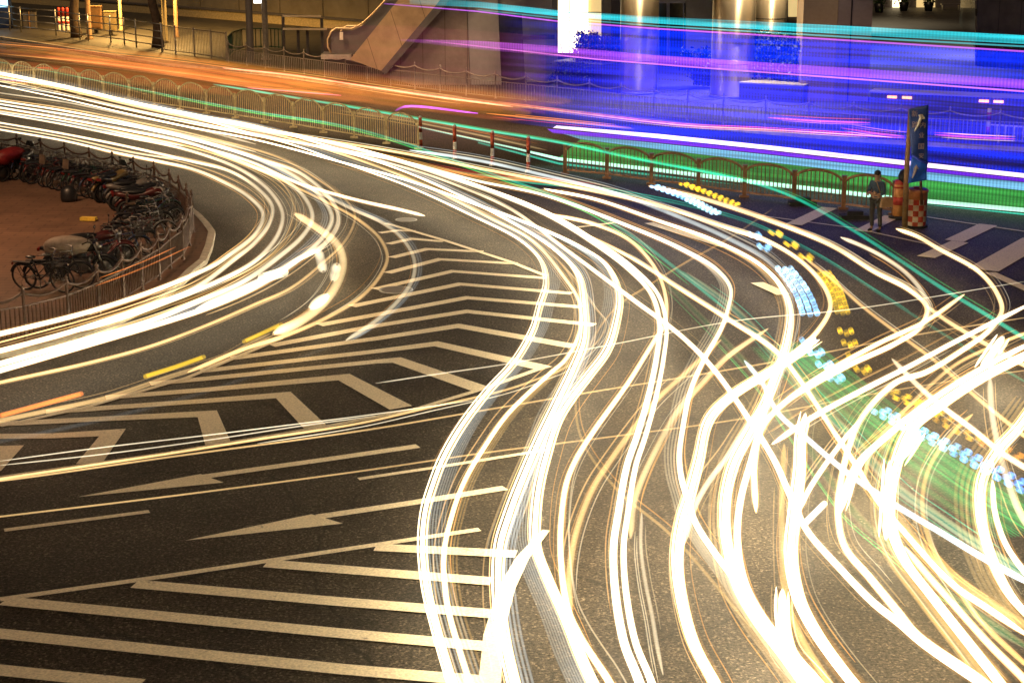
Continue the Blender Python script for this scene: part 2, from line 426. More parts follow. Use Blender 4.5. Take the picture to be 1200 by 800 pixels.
# bicycle island: fence posts traced along their finials
tops = [(-62,142),(-20,150),(19,156),(47,161),(75,166),(104,172),(131,177),(156,183),(180,189),(198,197),(209,205),(218,214),(224,222),(219.5,236),(212,250),(197,260),(184,271),(164,282),(142,295),(113,308),(77,322),(26,334),(-30,342),(-90,349)]
ip = [G(x,y,1.35) for x,y in tops]; ip = [Vector((p.x,p.y,0)) for p in ip]
out_k = offset(ip, .62); out_i = offset(ip, .42)     # travelling right then back: the road lies to the left hand
m = MB(); k = len(out_i)
vs = [(p.x,p.y,.13) for p in out_i] + [(-60, out_i[-1].y-3, .13), (-60, out_i[0].y+4, .13)]
m.add(vs, [tuple(range(len(vs)))])
tag(m.build("island_pavement", M['island']), kind="structure")
m = MB()
for i in range(k-1):
    a, b, c, d = out_k[i], out_k[i+1], out_i[i+1], out_i[i]
    m.add([(a.x,a.y,0),(b.x,b.y,0),(b.x,b.y,.14),(a.x,a.y,.14),(c.x,c.y,.14),(d.x,d.y,.14)], [(0,1,2,3),(3,2,4,5)])
tag(m.build("island_kerb", M['kerb_paint']), kind="structure")

# ------------------------------------------------------------------ fences
def scallop_fence(name, pts, z0, h, mat, label, finial=True, post_w=.07, sag=.16, gap=.105):
    """posts with ball finials; between them a sagging top rail, a straight rail and bars"""
    root = empty(name, pts[0]); tag(root, label, "fence")
    inv = Vector(pts[0])
    for i, p in enumerate(pts):
        q = Vector(p)-inv; b = MB()
        b.lathe((q.x,q.y,z0), [(post_w*.8,0),(post_w*.8,.04),(post_w*.55,.06),(post_w*.5,h*.86),(post_w*.7,h*.87),(post_w*.7,h*.9),(post_w*.35,h*.92),(post_w*.6,h*.95),(post_w*.62,h*.975),(post_w*.3,h),(post_w*.02,h*1.03)], 8)
        b.build("post", mat, root)
    for i in range(len(pts)-1):
        a = Vector(pts[i])-inv; c = Vector(pts[i+1])-inv; L = (c-a).length; b = MB()
        N = 9; top = []
        for j in range(N+1):
            t = j/N; p = a.lerp(c, t); top.append((p.x, p.y, z0+h*.88 - sag*4*t*(1-t)))
        b.tube(top, .034, 5)
        b.bar((a.x,a.y,z0+h*.63), (c.x,c.y,z0+h*.63), .03, .035); b.bar((a.x,a.y,z0+.12), (c.x,c.y,z0+.12), .03, .035)
        nb = max(3, int(L/gap))
        for j in range(1, nb):
            p = a.lerp(c, j/nb); t = j/nb
            b.bar((p.x,p.y,z0+.12), (p.x,p.y,z0+h*.63), .028, .028)
        b.build("panel", mat, root)
    return root
scallop_fence("scalloped_fence", [Vector((p.x,p.y,0)) for p in ip], .13, 1.2, M['fence_iron'], "brown iron fence with ball finials curving round the bicycle island")

# the far fence along the pavement
fp = [G(x,y,.14) for x,y in [(268,75),(440,99),(550,113),(700,129),(840,146),(1020,160),(1230,171)]]
cum = [0]
for i in range(len(fp)-1): cum.append(cum[-1]+(fp[i+1]-fp[i]).length)
def along(s):
    for i in range(len(fp)-1):
        if s <= cum[i+1] or i == len(fp)-2:
            return fp[i].lerp(fp[i+1], (s-cum[i])/(cum[i+1]-cum[i]))
npan = int(cum[-1]/1.85)
scallop_fence("scalloped_fence", [Vector((*along(cum[-1]*i/npan).xy, 0)) for i in range(npan+1)], .14, 1.3, M['fence_grey'], "long grey scalloped fence with finials along the far pavement", gap=.16)

def arch_fence(pts, h, arch, mat, label, bars=.14, postw=.08, hv=1.15):
    root = empty("arched_fence", pts[0]); tag(root, label, "fence"); o = Vector(pts[0])
    for p in pts:
        q = Vector(p)-o; b = MB(); b.box((q.x,q.y,h/2+.02), (postw,postw,h+.04)); b.box((q.x,q.y,h+.05),(postw*1.25,postw*1.25,.03))
        b.box((q.x,q.y,.035),(.3,.2,.07)); b.build("post", mat, root)
    for i in range(len(pts)-1):
        a = Vector(pts[i])-o; c = Vector(pts[i+1])-o; L = (c-a).length; b = MB()
        N = 12; top = []
        f = lambda t: h-.12 + arch*(1-(2*t-1)**2)**.7
        for j in range(N+1):
            p = a.lerp(c, .02+.96*j/N); top.append((p.x,p.y,f(j/N)))
        b.tube(top, .03*hv, 5)
        b.bar((a.x,a.y,.16),(c.x,c.y,.16),.035*hv,.04*hv)
        nb = int(L/bars)
        for j in range(1, nb):
            t = j/nb; p = a.lerp(c, t); b.bar((p.x,p.y,.16),(p.x,p.y,f(t)),.02*hv,.02*hv)
        b.build("panel", mat, root)
    return root
lx = [-34,-9,16,41,67,94,122,152,181,211,242,276,310,344,379,415,453,490]
def lbase(x): return 99 + (x/490)*76 + 3*math.sin(math.pi*min(max(x,0),490)/490)*-1
arch_fence([G(x,lbase(x)) for x in lx], 1.02, .38, M['fence_pale'], "pale arched metal fence left of the striped bollards")
arch_fence([G(x,y) for x,y in [(662,204),(711,209),(763,216),(818,223),(872,231),(930,238),(988,245),(1047,252)]], .98, .27, M['fence_brown'], "rust brown arched metal fence right of the striped bollards", postw=.13, hv=1.5)

# striped bollards between the two fences
orange_red = plain("orange_red_paint", (.50,.075,.03), .45, var=.25)
def bollard(px, py, label):
    p = G(px, py); b = MB(); r = .065; zs = [0,.1,.32,.54,.72,.9,1.0]
    root = empty("striped_bollard", (p.x,p.y,0)); tag(root, label, "bollard", "striped bollards between the arched fences")
    b.lathe((0,0,0), [(.12,0),(.12,.03),(r,.05),(r,1.2),(r*.6,1.24)], 10); b.build("tube", M['white'], root)
    for a, c in ((.08,.34),(.62,1.18)):
        b = MB(); b.lathe((0,0,0), [(r+.004,a),(r+.004,c)], 10); b.build("red_band", orange_red, root)
for px, py, lab in [(493,174,"red and white bollard at the end of the pale arched fence"), (533,186,"red and white bollard second from the pale arched fence"),
                    (577,194,"red and white bollard second from the brown arched fence"), (619,201,"red and white bollard nearest the brown arched fence")]:
    bollard(px, py, lab)

# ------------------------------------------------------------------ upper left: railings, trunks, poles, boxes, wall
rl = [G(x,y,.14) for x,y in [(-30,30),(12,36),(25,38),(66,42),(94,47),(104,48),(130,51),(146,53),(160,56),(190,61)]]
root = empty("pavement_railing", rl[0]); tag(root, "silver railing with horizontal bars along the upper left pavement", "railing"); o = rl[0]
hr = 1.7
for p in rl:
    q = p-o; b = MB(); b.tube([(q.x,q.y,0),(q.x,q.y,hr)], .05, 6); b.build("post", M['steel'], root)
for zz in (.35,.78,1.2,1.62):
    b = MB()
    for a, c in zip(rl[:-1], rl[1:]):
        a = a-o; c = c-o; b.tube([(a.x,a.y,zz),(c.x,c.y,zz)], .035, 5)
    b.build("rail", M['steel'], root)
bl = [G(x,y,.14) for x,y in [(191,61),(206,63),(228,66),(248,69),(266,72)]]
root = empty("bar_fence", bl[0]); tag(root, "green grey fence of close upright bars beside the dark trunk", "fence"); o = bl[0]
for a, c in zip(bl[:-1], bl[1:]):
    a = a-o; c = c-o; b = MB(); b.bar((a.x,a.y,1.55),(c.x,c.y,1.55),.05,.05); b.bar((a.x,a.y,.15),(c.x,c.y,.15),.05,.05)
    n = int((c-a).length/.17)
    for j in range(1,n):
        p = a.lerp(c,j/n); b.bar((p.x,p.y,.15),(p.x,p.y,1.55),.025,.025)
    b.build("panel", M['fence_grey'], root)
for p in bl:
    q = p-o; b = MB(); b.bar((q.x,q.y,0),(q.x,q.y,1.65),.08,.08); b.build("post", M['fence_grey'], root)

def tree(px, py, r, lean, label, seed):
    p = G(px, py, .14); root = empty("street_tree", (p.x,p.y,0)); tag(root, label, "tree")
    b = MB(); path = []; rad = []
    for i in range(9):
        t = i/8; path.append((lean*t*t*1.5 + .05*math.sin(i*1.7+seed), .05*math.cos(i+seed), .1+5.2*t)); rad.append(r*(1.25-.5*t) if i else r*1.6)
    b.tube(path, rad, 9)
    for k in range(6):
        a = k*1.05+seed; s = Vector(path[6 if k%2 else 7]); e = s + Vector((math.cos(a)*1.8, math.sin(a)*1.8, 1.8))
        b.tube([s, s.lerp(e,.5)+Vector((0,0,.25)), e], [r*.45,r*.3,r*.12], 6)
    b.build("trunk", M['bark'], root)
    b = MB(); cl = [(rng.uniform(-2.4,2.4), rng.uniform(-2.4,2.4), rng.uniform(5.4,8.4), rng.uniform(.6,1.2)) for _ in range(16)]
    def f():
        c = rng.choice(cl); return (c[0]+rng.gauss(0,c[3]*.5), c[1]+rng.gauss(0,c[3]*.5), c[2]+rng.gauss(0,c[3]*.45))
    b.leaves(1500, f, .16); b.build("crown", M['leaf'], root, fix=False)
tree(89, 44, .27, .02, "pale barked tree trunk behind the silver railing", 1)
tree(186, 55, .27, -.55, "dark leaning tree trunk at the end of the silver railing", 4)

def pole(px, py, r, mat, label, h=6.5, name="street_pole"):
    p = G(px, py, .14); b = MB(); b.lathe((0,0,0), [(r*1.7,.1),(r*1.7,.2),(r,.25),(r*.8,h)], 10)
    o = b.build(name, mat); o.location = (p.x,p.y,0); tag(o, label, "pole"); return o
pole(105,46,.17,M['wood'],"brown pole beside the pale tree trunk")
pole_a = pole(142,36,.12,M['fence_pale'],"thin pale pole right of the utility boxes")
pole(194,50,.16,M['fence_pale'],"pale pole touching the dark leaning trunk")
pole_b = pole(207,44,.13,M['wood'],"tan pole between the dark leaning trunk and the bar fence")
pole(294,74,.21,M['darkstone'],"thick blue black post behind the corner of the scalloped fence")
pole(312,70,.18,M['fence_grey'],"grey post just right of the blue black post")
# lit lamp sign between the two posts
c = D(302,1,G(300,72).y); b = MB(); b.box((0,0,0),(.45,.12,.3)); o = b.build("lamp_box", emit_mat("lamp_box_light",(1,.95,.85),3)); o.location = c; tag(o,"small glowing white lamp box between the two posts","lamp")

def cabinet(px, py, w, h, mat, label, legs=.25):
    p = G(px,py,.14); root = empty("utility_cabinet",(p.x,p.y,.14)); tag(root,label,"cabinet")
    b = MB(); b.box((0,0,legs+h/2),(w,w*.7,h)); b.box((0,0,legs+h+.03),(w*1.08,w*.78,.06)); b.build("case",mat,root)
    b = MB(); b.box((0,-w*.36,legs+h*.5),(w*.86,.02,h*.86)); b.build("door",mat,root)
    b = MB(); b.box((0,0,legs/2),(w*.3,w*.3,legs)); b.build("stand",M['darkstone'],root)
cabinet(113,39,.78,1.5,M['wood'],"taller tan utility cabinet right of the brown pole")
cabinet(130,41,.75,1.25,M['fence_pale'],"shorter pale utility cabinet next to the taller tan one")
# litter bin
p = G(36,34,.14); root = empty("litter_bin",(p.x,p.y,.14)); tag(root,"dark litter bin with two compartments behind the silver railing","bin")
b = MB(); b.box((-.22,0,.62),(.4,.42,1.2)); b.box((.24,0,.62),(.36,.42,1.2)); b.build("body",M['darkstone'],root)
b = MB(); b.box((0,0,1.27),(1.0,.5,.1)); b.build("lid",M['dark'],root)
b = MB(); b.box((0,-.02,.62),(.06,.45,1.22)); b.build("divider",M['wood'],root)
# three striped delineator posts
for k,(px,lab) in enumerate([(70,"red topped white post, left of three behind the railing"),(75,"red topped white post, middle of three behind the railing"),(80,"red topped white post, right of three behind the railing")]):
    p = G(px,36,.14); root = empty("delineator_post",(p.x,p.y,.14)); tag(root,lab,"post","red topped white posts behind the railing")
    b = MB(); b.lathe((0,0,0),[(.13,0),(.1,.05),(.1,.95)],8); b.build("post",M['white'],root)
    b = MB(); b.lathe((0,0,0),[(.104,.95),(.104,1.5),(.05,1.56)],8); b.lathe((0,0,0),[(.105,.45),(.105,.65)],8); b.build("red_band",M['red'],root)
# lit blue advertising kiosk, cut by the frame
p = G(2,33,.14); root = empty("advertising_kiosk",(p.x,p.y,.14)); tag(root,"blue kiosk with a glowing pale blue screen at the upper left corner","kiosk")
b = MB(); b.box((0,0,1.5),(1.5,.4,3.0)); b.build("body",plain("kiosk_blue",(.03,.06,.2),.4),root)
b = MB(); b.box((0,-.21,2.15),(1.2,.03,1.4)); b.build("screen",emit_mat("kiosk_screen",(.35,.75,1),2.6),root)

# concrete retaining wall with a ledge behind the upper left pavement
wa, wb = G(-200,-14,.14), G(420,37,.14)
wd = (wb-wa).normalized(); wnrm = Vector((-wd.y, wd.x, 0))
def wallbox(a, b, z0, z1, t, off=0):
    m = MB(); o = wnrm*off
    pts = [a+o, b+o, b+o+wnrm*t, a+o+wnrm*t]
    m.prism([(p.x,p.y) for p in pts], z0, z1); return m
m = wallbox(wa, wb, .14, 7, .6, 3.2); o = m.build("retaining_wall", M['concrete']); tag(o,"tall ochre concrete wall along the top left edge","wall")
for i in range(16):
    a = wa.lerp(wb, i/16+.03); q = a + wnrm*3.15
    m = MB(); m.box((q.x,q.y,3.6),(.14,.12,6.6), math.atan2(wd.y,wd.x)); m.build("rib", M['concrete'], o)
m = wallbox(wa, wb, .14, .75, .5, .4); o = m.build("low_wall", M['fence_pale']); tag(o,"low yellowish ledge wall in front of the tall ochre wall","wall")
m = wallbox(wa, wb, .75, .87, .66, .32); m.build("coping", M['darkstone'], o)

# ------------------------------------------------------------------ escalator and the clad stair block
Y0 = 86.0
root = empty("escalator", (0,0,0)); tag(root,"escalator with a curved golden handrail climbing beside the clad ramp","escalator")
def path_at(l, y): return [D(px,py,y) for px,py in l]
b = MB()
hl = path_at([(388,62),(384,55),(384,46),(388,37),(394,33),(412,34),(424,28),(436,17),(452,0),(470,-20),(500,-55)], Y0+1)
b.tube(hl,.055,6); b.build("handrail",M['column'],root)
b = MB(); hl2 = [p+Vector((.4,1.5,0)) for p in hl]; b.tube(hl2,.055,6); b.build("handrail",M['column'],root)
b = MB()
b.slab(path_at([(388,62),(388,38),(412,36),(425,30),(452,2),(500,-53),(520,-40),(470,8),(412,66)],Y0+1.1),.05)
b.build("balustrade_panel",M['darkstone'],root)
b = MB(); b.slab(path_at([(376,64),(412,64),(412,69),(376,70)],Y0+.8),1.6); b.build("landing_plate",M['steel'],root)
b = MB(); b.slab(path_at([(398,38),(402,38),(402,47),(398,47)],Y0+.9),.05); b.build("notice",M['white'],root)
b = MB()
for i in range(14):
    t = i/13; q = D(412+108*t, 66-116*t, Y0+2.2); b.box(q,(.5,1.1,.3))
b.build("steps",M['steel'],root)

# stair entrance frame and the green railing by the blue black post
o = G(333,63,.14); root = empty("stair_portal",o); tag(root,"dark metal frame with golden lit rails left of the escalator","portal")
for px,top in ((333,17),(350,31),(361,31),(378,21)):
    q = G(px,63,.14)-o; b = MB(); b.bar((q.x,q.y,0),(q.x,q.y,(63-top)/20.5),.16,.16); b.build("post",M['darkstone'],root)
for (xa,xb,zz) in ((333,378,2.2),(333,384,1.45)):
    qa,qb = G(xa,63,.14)-o,G(xb,63.5,.14)-o; b = MB(); b.bar((qa.x,qa.y-.1,zz),(qb.x,qb.y-.1,zz),.12,.12); b.build("rail",M['column'],root)
o = G(270,60,.14); root = empty("green_railing",o); tag(root,"dark green railing curving behind the blue black post","railing")
gp = [G(x,y,.14)-o for x,y in ((268,68),(273,62),(284,58),(300,57),(318,57),(331,58))]; gm = plain("green_paint",(.03,.10,.06),.5)
for a,c in zip(gp[:-1],gp[1:]):
    b = MB(); b.bar((a.x,a.y,1.2),(c.x,c.y,1.2),.06,.06); b.bar((a.x,a.y,.12),(c.x,c.y,.12),.05,.05)
    n = max(2,int((c-a).length/.3))
    for j in range(n+1):
        p = a.lerp(c,j/n); b.bar((p.x,p.y,.05),(p.x,p.y,1.2),.05,.05)
    b.build("panel",gm,root)
root = empty("clad_ramp",(0,0,0)); tag(root,"sloping tan clad parapet of the footbridge stair with dark lower edge","stair parapet")
b = MB(); b.slab(path_at([(410,70),(449,84),(520,0),(560,-48),(505,-48),(462,6)],Y0),.5)
b.build("parapet",brick_mat("tan_cladding",(.50,.36,.22),(.46,.33,.20),(.10,.07,.05),1.0,w=1.5,h=30,ms=.012,off=0,axis=(math.pi/2,0,.30)),root)
b = MB(); b.slab(path_at([(446,84),(452,87),(528,0),(572,-52),(562,-52),(516,0)],Y0-.12),.7); b.build("dark_edge",M['darkstone'],root)

root = empty("stair_core",(0,0,0)); tag(root,"clad stair core wall of pale panels under the footbridge","building")
b = MB(); b.slab(path_at([(447,90),(552,118),(545,-30),(520,-30),(520,3)],Y0+.9),.4); b.build("panel_wall",M['cladding'],root)
b = MB(); b.slab(path_at([(552.5,117),(588,110),(582,-30),(545.5,-30)],Y0+1.0),.4); b.build("facet",M['stone'],root)
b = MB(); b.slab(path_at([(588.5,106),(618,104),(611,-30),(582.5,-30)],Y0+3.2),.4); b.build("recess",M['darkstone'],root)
b = MB(); b.slab(path_at([(616,104),(651,98),(646,-30),(609,-30)],Y0+2.2),.4); b.build("facet",M['stone'],root)
b = MB(); b.slab(path_at([(612,47),(650,46),(650,41),(612,42)],Y0+2.05),.1); b.build("dark_band",M['darkstone'],root)
b = MB(); b.slab(path_at([(582,17),(616,17),(616,-30),(582,-30)],Y0+1.6),.4); b.build("lintel",M['stone'],root)

# ------------------------------------------------------------------ building: columns, lobby, planters
YB = 96.0
root = empty("office_building",(0,0,0)); tag(root,"office building ground floor with a brightly lit glass lobby and dark doors","building")
def wall(name, l, y, mat, t=.3):
    b = MB(); b.slab(path_at(l,y),t); return b.build(name,mat,root)
lobby = emit_mat("lobby_light",(1,.80,.46),3.2); lobby2 = emit_mat("lobby_dim_light",(1,.72,.30),.75)
wall("lit_window",[(654,62),(690,62),(690,-40),(654,-40)],YB,lobby,.1)
wall("lit_window",[(690.5,62),(705,62),(705,-40),(690.5,-40)],YB+.1,lobby2,.1)
wall("side_panel",[(648,70),(654,70),(654,-40),(648,-40)],YB-.2,M['stone'])
b = MB()
for x in (667,690,705): b.slab(path_at([(x-.4,62),(x+.4,62),(x+.4,-40),(x-.4,-40)],YB-.12),.08)
b.slab(path_at([(654,15.3),(705,15.3),(705,14.3),(654,14.3)],YB-.12),.08)
b.build("mullions",M['dark'],root)
wall("wall_panel",[(705,80),(716,80),(716,-40),(705,-40)],YB-.3,M['stone'])
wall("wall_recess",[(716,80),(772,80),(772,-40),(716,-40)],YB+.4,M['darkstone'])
dr = wall("glass_door",[(772,72),(803,72),(803,3),(772,3)],YB+.3,M['glass'],.08)
b = MB()
for x in (772,782,784,801): b.slab(path_at([(x-.6,72),(x+.6,72),(x+.6,2),(x-.6,2)],YB+.2),.08)
b.slab(path_at([(771,4),(804,4),(804,2),(771,2)],YB+.19),.1); b.build("door_frame",M['steel'],dr)
wall("door_header",[(771,2),(804,2),(804,-40),(771,-40)],YB+.2,M['stone'])
wall("wall_panel",[(804,80),(834,80),(834,-40),(804,-40)],YB-.2,M['stone'])
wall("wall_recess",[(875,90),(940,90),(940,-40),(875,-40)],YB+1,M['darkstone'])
wall("lit_window",[(924,20),(938,20),(938,-40),(924,-40)],YB+.8,lobby2,.08)
# canopy soffit over the entrance, out of frame
b = MB(); b.box((14,92,7.75),(30,29,.4)); b.build("canopy",M['stone'],root)
# back wall of the plaza with the lit recesses
wall("plaza_wall",[(1018,15),(1126,12),(1126,-40),(1018,-40)],146,M['darkstone'])
for x0,x1 in [(1046,1056),(1074,1096)]:
    wall("lit_recess",[(x0,13),(x1,12.5),(x1-1,-30),(x0+1,-30)],145.8,lobby if x0<1050 else lobby2,.1)
wall("right_wall",[(1145,78),(1230,84),(1230,-40),(1145,-40)],88,M['cladding'],.4)
root2 = empty("glass_balustrade",(0,0,0)); tag(root2,"slanting glass balustrade beside the dark wall at upper right","balustrade")
b = MB(); b.slab([G(1125,28,.14),G(1144,58,.14),G(1144,58,.14)+Vector((0,0,3.2)),G(1125,28,.14)+Vector((0,0,3.2))],.06); b.build("panel",plain("tinted_glass",(.10,.12,.12),.15),root2)
b = MB(); b.bar(G(1126,28,.14),G(1131,-12,.14),.25,.1); b.build("handrail",M['dark'],root2)

def column(px, py, r, label):
    p = G(px,py,.14); root = empty("round_column",(p.x,p.y,.14)); tag(root,label,"column","round metal columns of the entrance")
    b = MB(); b.lathe((0,0,0),[(r,0.1),(r,3.2),(r,7.3)],32); b.build("shaft",M['column'],root)
    b = MB()
    for z in (1.55,3.2,4.9): b.lathe((0,0,0),[(r+.006,z-.015),(r+.006,z+.015)],32)
    b.build("joint_ring",M['dark'],root)
    b = MB(); b.lathe((0,0,0),[(r+.05,0),(r+.05,.1)],32); b.build("base_ring",M['darkstone'],root)
column(748,109,.9,"round metal column nearest the lit lobby")
column(857,113,1.0,"widest round metal column in front of the steps")
column(900,97,.82,"round metal column set back behind the hedge")
# square pier
p = G(979,119,.14); root = empty("square_pier",(p.x,p.y,.14)); tag(root,"massive square brown clad pier beside the plaza","pier")
b = MB(); b.box((-.85,.9,3.6),(1.55,1.8,7.2)); b.build("cladding_panel",plain("bronze_panel",(.36,.26,.17),.4,var=.08),root)
b = MB(); b.box((.72,1.0,3.6),(1.55,1.9,7.2)); b.build("cladding_panel",plain("mauve_panel",(.26,.20,.19),.4,var=.08),root)
b = MB(); b.box((.55,.04,3.6),(.05,.05,7.2)); b.build("joint",M['dark'],root)

# steps with strip lights beside the widest column
p = G(828,66,.14); root = empty("entrance_steps",(p.x,p.y,.14)); tag(root,"short flight of entrance steps with glowing strip lights","steps")
b = MB()
for i in range(4): b.box((0,i*.42,.09+i*.17),(2.4,.42,.18+i*.34))
b.build("treads",M['stone'],root)
st = emit_mat("step_light",(.8,.9,1),2.2)
for i in range(4):
    b = MB(); b.box((.25,i*.42-.22,.13+i*.34),(.9,.03,.05)); b.build("strip_light",st,root)
# planters and shrubs
def shrubs(label, px0, px1, w, h0, h1, mat, n, size, name="shrub", stem=True):
    a, c = G(*px0,.14), G(*px1,.14); d = c-a; L = d.length; ang = math.atan2(d.y,d.x)
    root = empty(name,(a.x,a.y,.14),ang); tag(root,label,"shrub")
    cl = [(rng.uniform(0,L), rng.uniform(.1,w), rng.uniform(h0,h1*.9)) for _ in range(max(6,int(L*7)))]
    def f():
        c = rng.choice(cl); return (min(max(c[0]+rng.gauss(0,.22),-.1),L+.1), c[1]+rng.gauss(0,.2), min(max(c[2]+rng.gauss(0,.22),h0),h1*1.05))
    b = MB(); b.leaves(n,f,size); b.build("foliage",mat,root,fix=False)
    b = MB()
    for k in range(max(4,int(L*4))):
        x = rng.uniform(0,L); b.tube([(x,w/2,h0-.05),(x+rng.uniform(-.1,.1),w/2,h0+.3),(x+rng.uniform(-.3,.3),w/2,h1*.8)],[.03,.02,.01],5)
    b.build("stems",M['bark'],root)
    return root
def box_planter(label, px0, px1, w, h, mat):
    a, c = G(*px0,.14), G(*px1,.14); d = c-a; L = d.length
    root = empty("planter",(a.x,a.y,.14),math.atan2(d.y,d.x)); tag(root,label,"planter")
    b = MB(); b.box((L/2,w/2,h/2),(L,w,h)); b.build("box",mat,root)
    b = MB(); b.box((L/2,w/2,h+.03),(L+.1,w+.1,.06)); b.build("coping",M['stone'],root)
box_planter("stone planter under the flowering shrubs by the lit lobby",(650,100),(706,104),1.6,1.15,M['darkstone'])
shrubs("flowering shrubs with mauve trail light in their colour in front of the lit lobby window",(648,99),(704,103),1.8,1.15,2.45,M['mauve_lit'],4200,.09)
shrubs("dark clipped bush left of the flowering shrubs planter",(652,100),(690,104),-.35,.25,1.1,M['darkleaf'],1800,.09)
box_planter("long low stone planter between the widest column and the square pier",(866,117),(940,121),1.2,.75,M['darkstone'])
shrubs("tall dark hedge between the widest column and the square pier",(874,113),(938,117),1.6,.8,2.9,M['darkleaf'],6000,.10)
shrubs("dark round bush left of the widest column",(798,103),(834,106),1.1,.2,1.9,M['darkleaf'],2600,.10)
shrubs("leafy green bush against the lit window behind the hedge",(921,70),(938,72),1.0,1.2,3.9,M['leaf'],1800,.1)
for px,py,lab in [(1030,15,"potted plant beside the square pier, left of three on the plaza"),(1059,13,"potted plant in front of the bright wall recess, middle of three"),(1088,13,"potted plant farthest right of the three on the plaza")]:
    p = G(px,py,.14); root = empty("potted_plant",(p.x,p.y,.14)); tag(root,lab,"potted plant","potted plants on the plaza")
    b = MB(); b.lathe((0,0,0),[(.3,0),(.42,.7),(.38,.7)],10); b.build("pot",M['black_plastic'],root)
    b = MB(); b.leaves(220,lambda:(rng.gauss(0,.3),rng.gauss(0,.3),1.1+rng.gauss(0,.3)),.12); b.build("foliage",M['leaf'],root,fix=False)
    b = MB(); b.tube([(0,0,.6),(0,0,1.2)],.04,5); b.build("stem",M['bark'],root)
p = G(1115,12,.14); root = empty("bench",(p.x,p.y,.14)); tag(root,"dark block bench right of the potted plants","bench")
b = MB(); b.box((0,0,.45),(1.7,.5,.12)); b.build("seat",M['darkstone'],root)
for sx in (-.65,.65):
    b = MB(); b.box((sx,0,.2),(.2,.45,.4)); b.build("leg",M['darkstone'],root)
# low dark plaza step with four amber marker lamps
a, c = G(1019,122,.14), G(1260,133,.14); d = c-a; L = d.length; ang = math.atan2(d.y,d.x)
root = empty("plaza_step",(a.x,a.y,.14),ang); tag(root,"low dark plaza step with amber marker lights","step")
b = MB(); b.box((L/2,.6,.26),(L,1.2,.52)); b.build("riser",M['darkstone'],root)
b = MB(); b.box((L/2,.58,.56),(L+.04,1.3,.07)); b.build("nosing",M['stone'],root)
for px in (1046,1064,1155,1172):
    q = D(px,107+ (px-1046)*.025,a.y-.0); x = (px-1019)/(1260-1019)*L
    b = MB(); b.box((x,-.03,.36),(.42,.05,.11)); b.build("marker_light",emit_mat("amber_marker",(1,.35,.12),2.4),root)

# ceiling lamps of the entrance: unseen downlights under the canopy
def lamp(name, x, y, z, e, col=(1,.80,.52), size=.8, cone=112):
    l = bpy.data.lights.new(name,'SPOT'); l.energy = e*4; l.shadow_soft_size = size*.5; l.color = col
    l.spot_size = math.radians(cone); l.spot_blend = .6
    o = bpy.data.objects.new(name,l); COL.objects.link(o); o.location = (x,y,z)
for x,y,e in [(5.9,82.3,620),(10.9,80.6,700),(12.9,86.4,1300),(14.6,79.2,40),(9,91,150)]:
    lamp("downlight",x,y,7.0,e)
    b = MB(); b.lathe((x,y,7.05),[(.42,0),(.42,.12)],14); o = b.build("downlight_fitting",lobby); tag(o,"round downlight fitting in the canopy soffit above the frame","lamp","canopy downlights")
lamp("downlight",25,128,7,900,(1,.85,.6))  # this and the next three: unseen lamps added to brighten the plaza
lamp("downlight",23,96,7.5,750,(1,.9,.72)); lamp("downlight",28,108,7.5,800,(1,.9,.72)); lamp("downlight",20,104,7.5,600,(1,.9,.72))
# street lamps on the poles of the upper left pavement; unseen ones added for light elsewhere
for po,e in ((pole_a,2000),(pole_b,1900)):
    b = MB(); b.box((0,-.6,6.6),(.35,1.5,.16)); b.build("lamp_head",M['steel'],po)
    lamp("unseen_lamp",po.location.x,po.location.y-1.0,6.4,e,(1,.55,.15),.5,158)
b = MB(); b.lathe((-19,46,0),[(.12,.13),(.09,.6),(.06,8.6)],10); b.bar((-19,46,8.5),(-17.4,46,8.8),.08,.08); b.box((-17.2,46,8.8),(.6,.25,.12)); o=b.build("unseen_lamp",M['dark']); tag(o,"unseen lamp added to brighten the bicycle island, outside the frame at left","lamp")
lamp("unseen_lamp",-17.2,46,8.65,900,(1,.56,.30),.5,150)  # added source, brightens the island pavement
lamp("unseen_lamp",-12,84,9.5,950,(1,.58,.24),.6,150)  # added lamp without a pole, brightens the far fence and pavement
lamp("unseen_lamp",-1,78.5,9.5,620,(1,.60,.36),.6,120)  # added lamp without a fitting, brightens the stair core wall
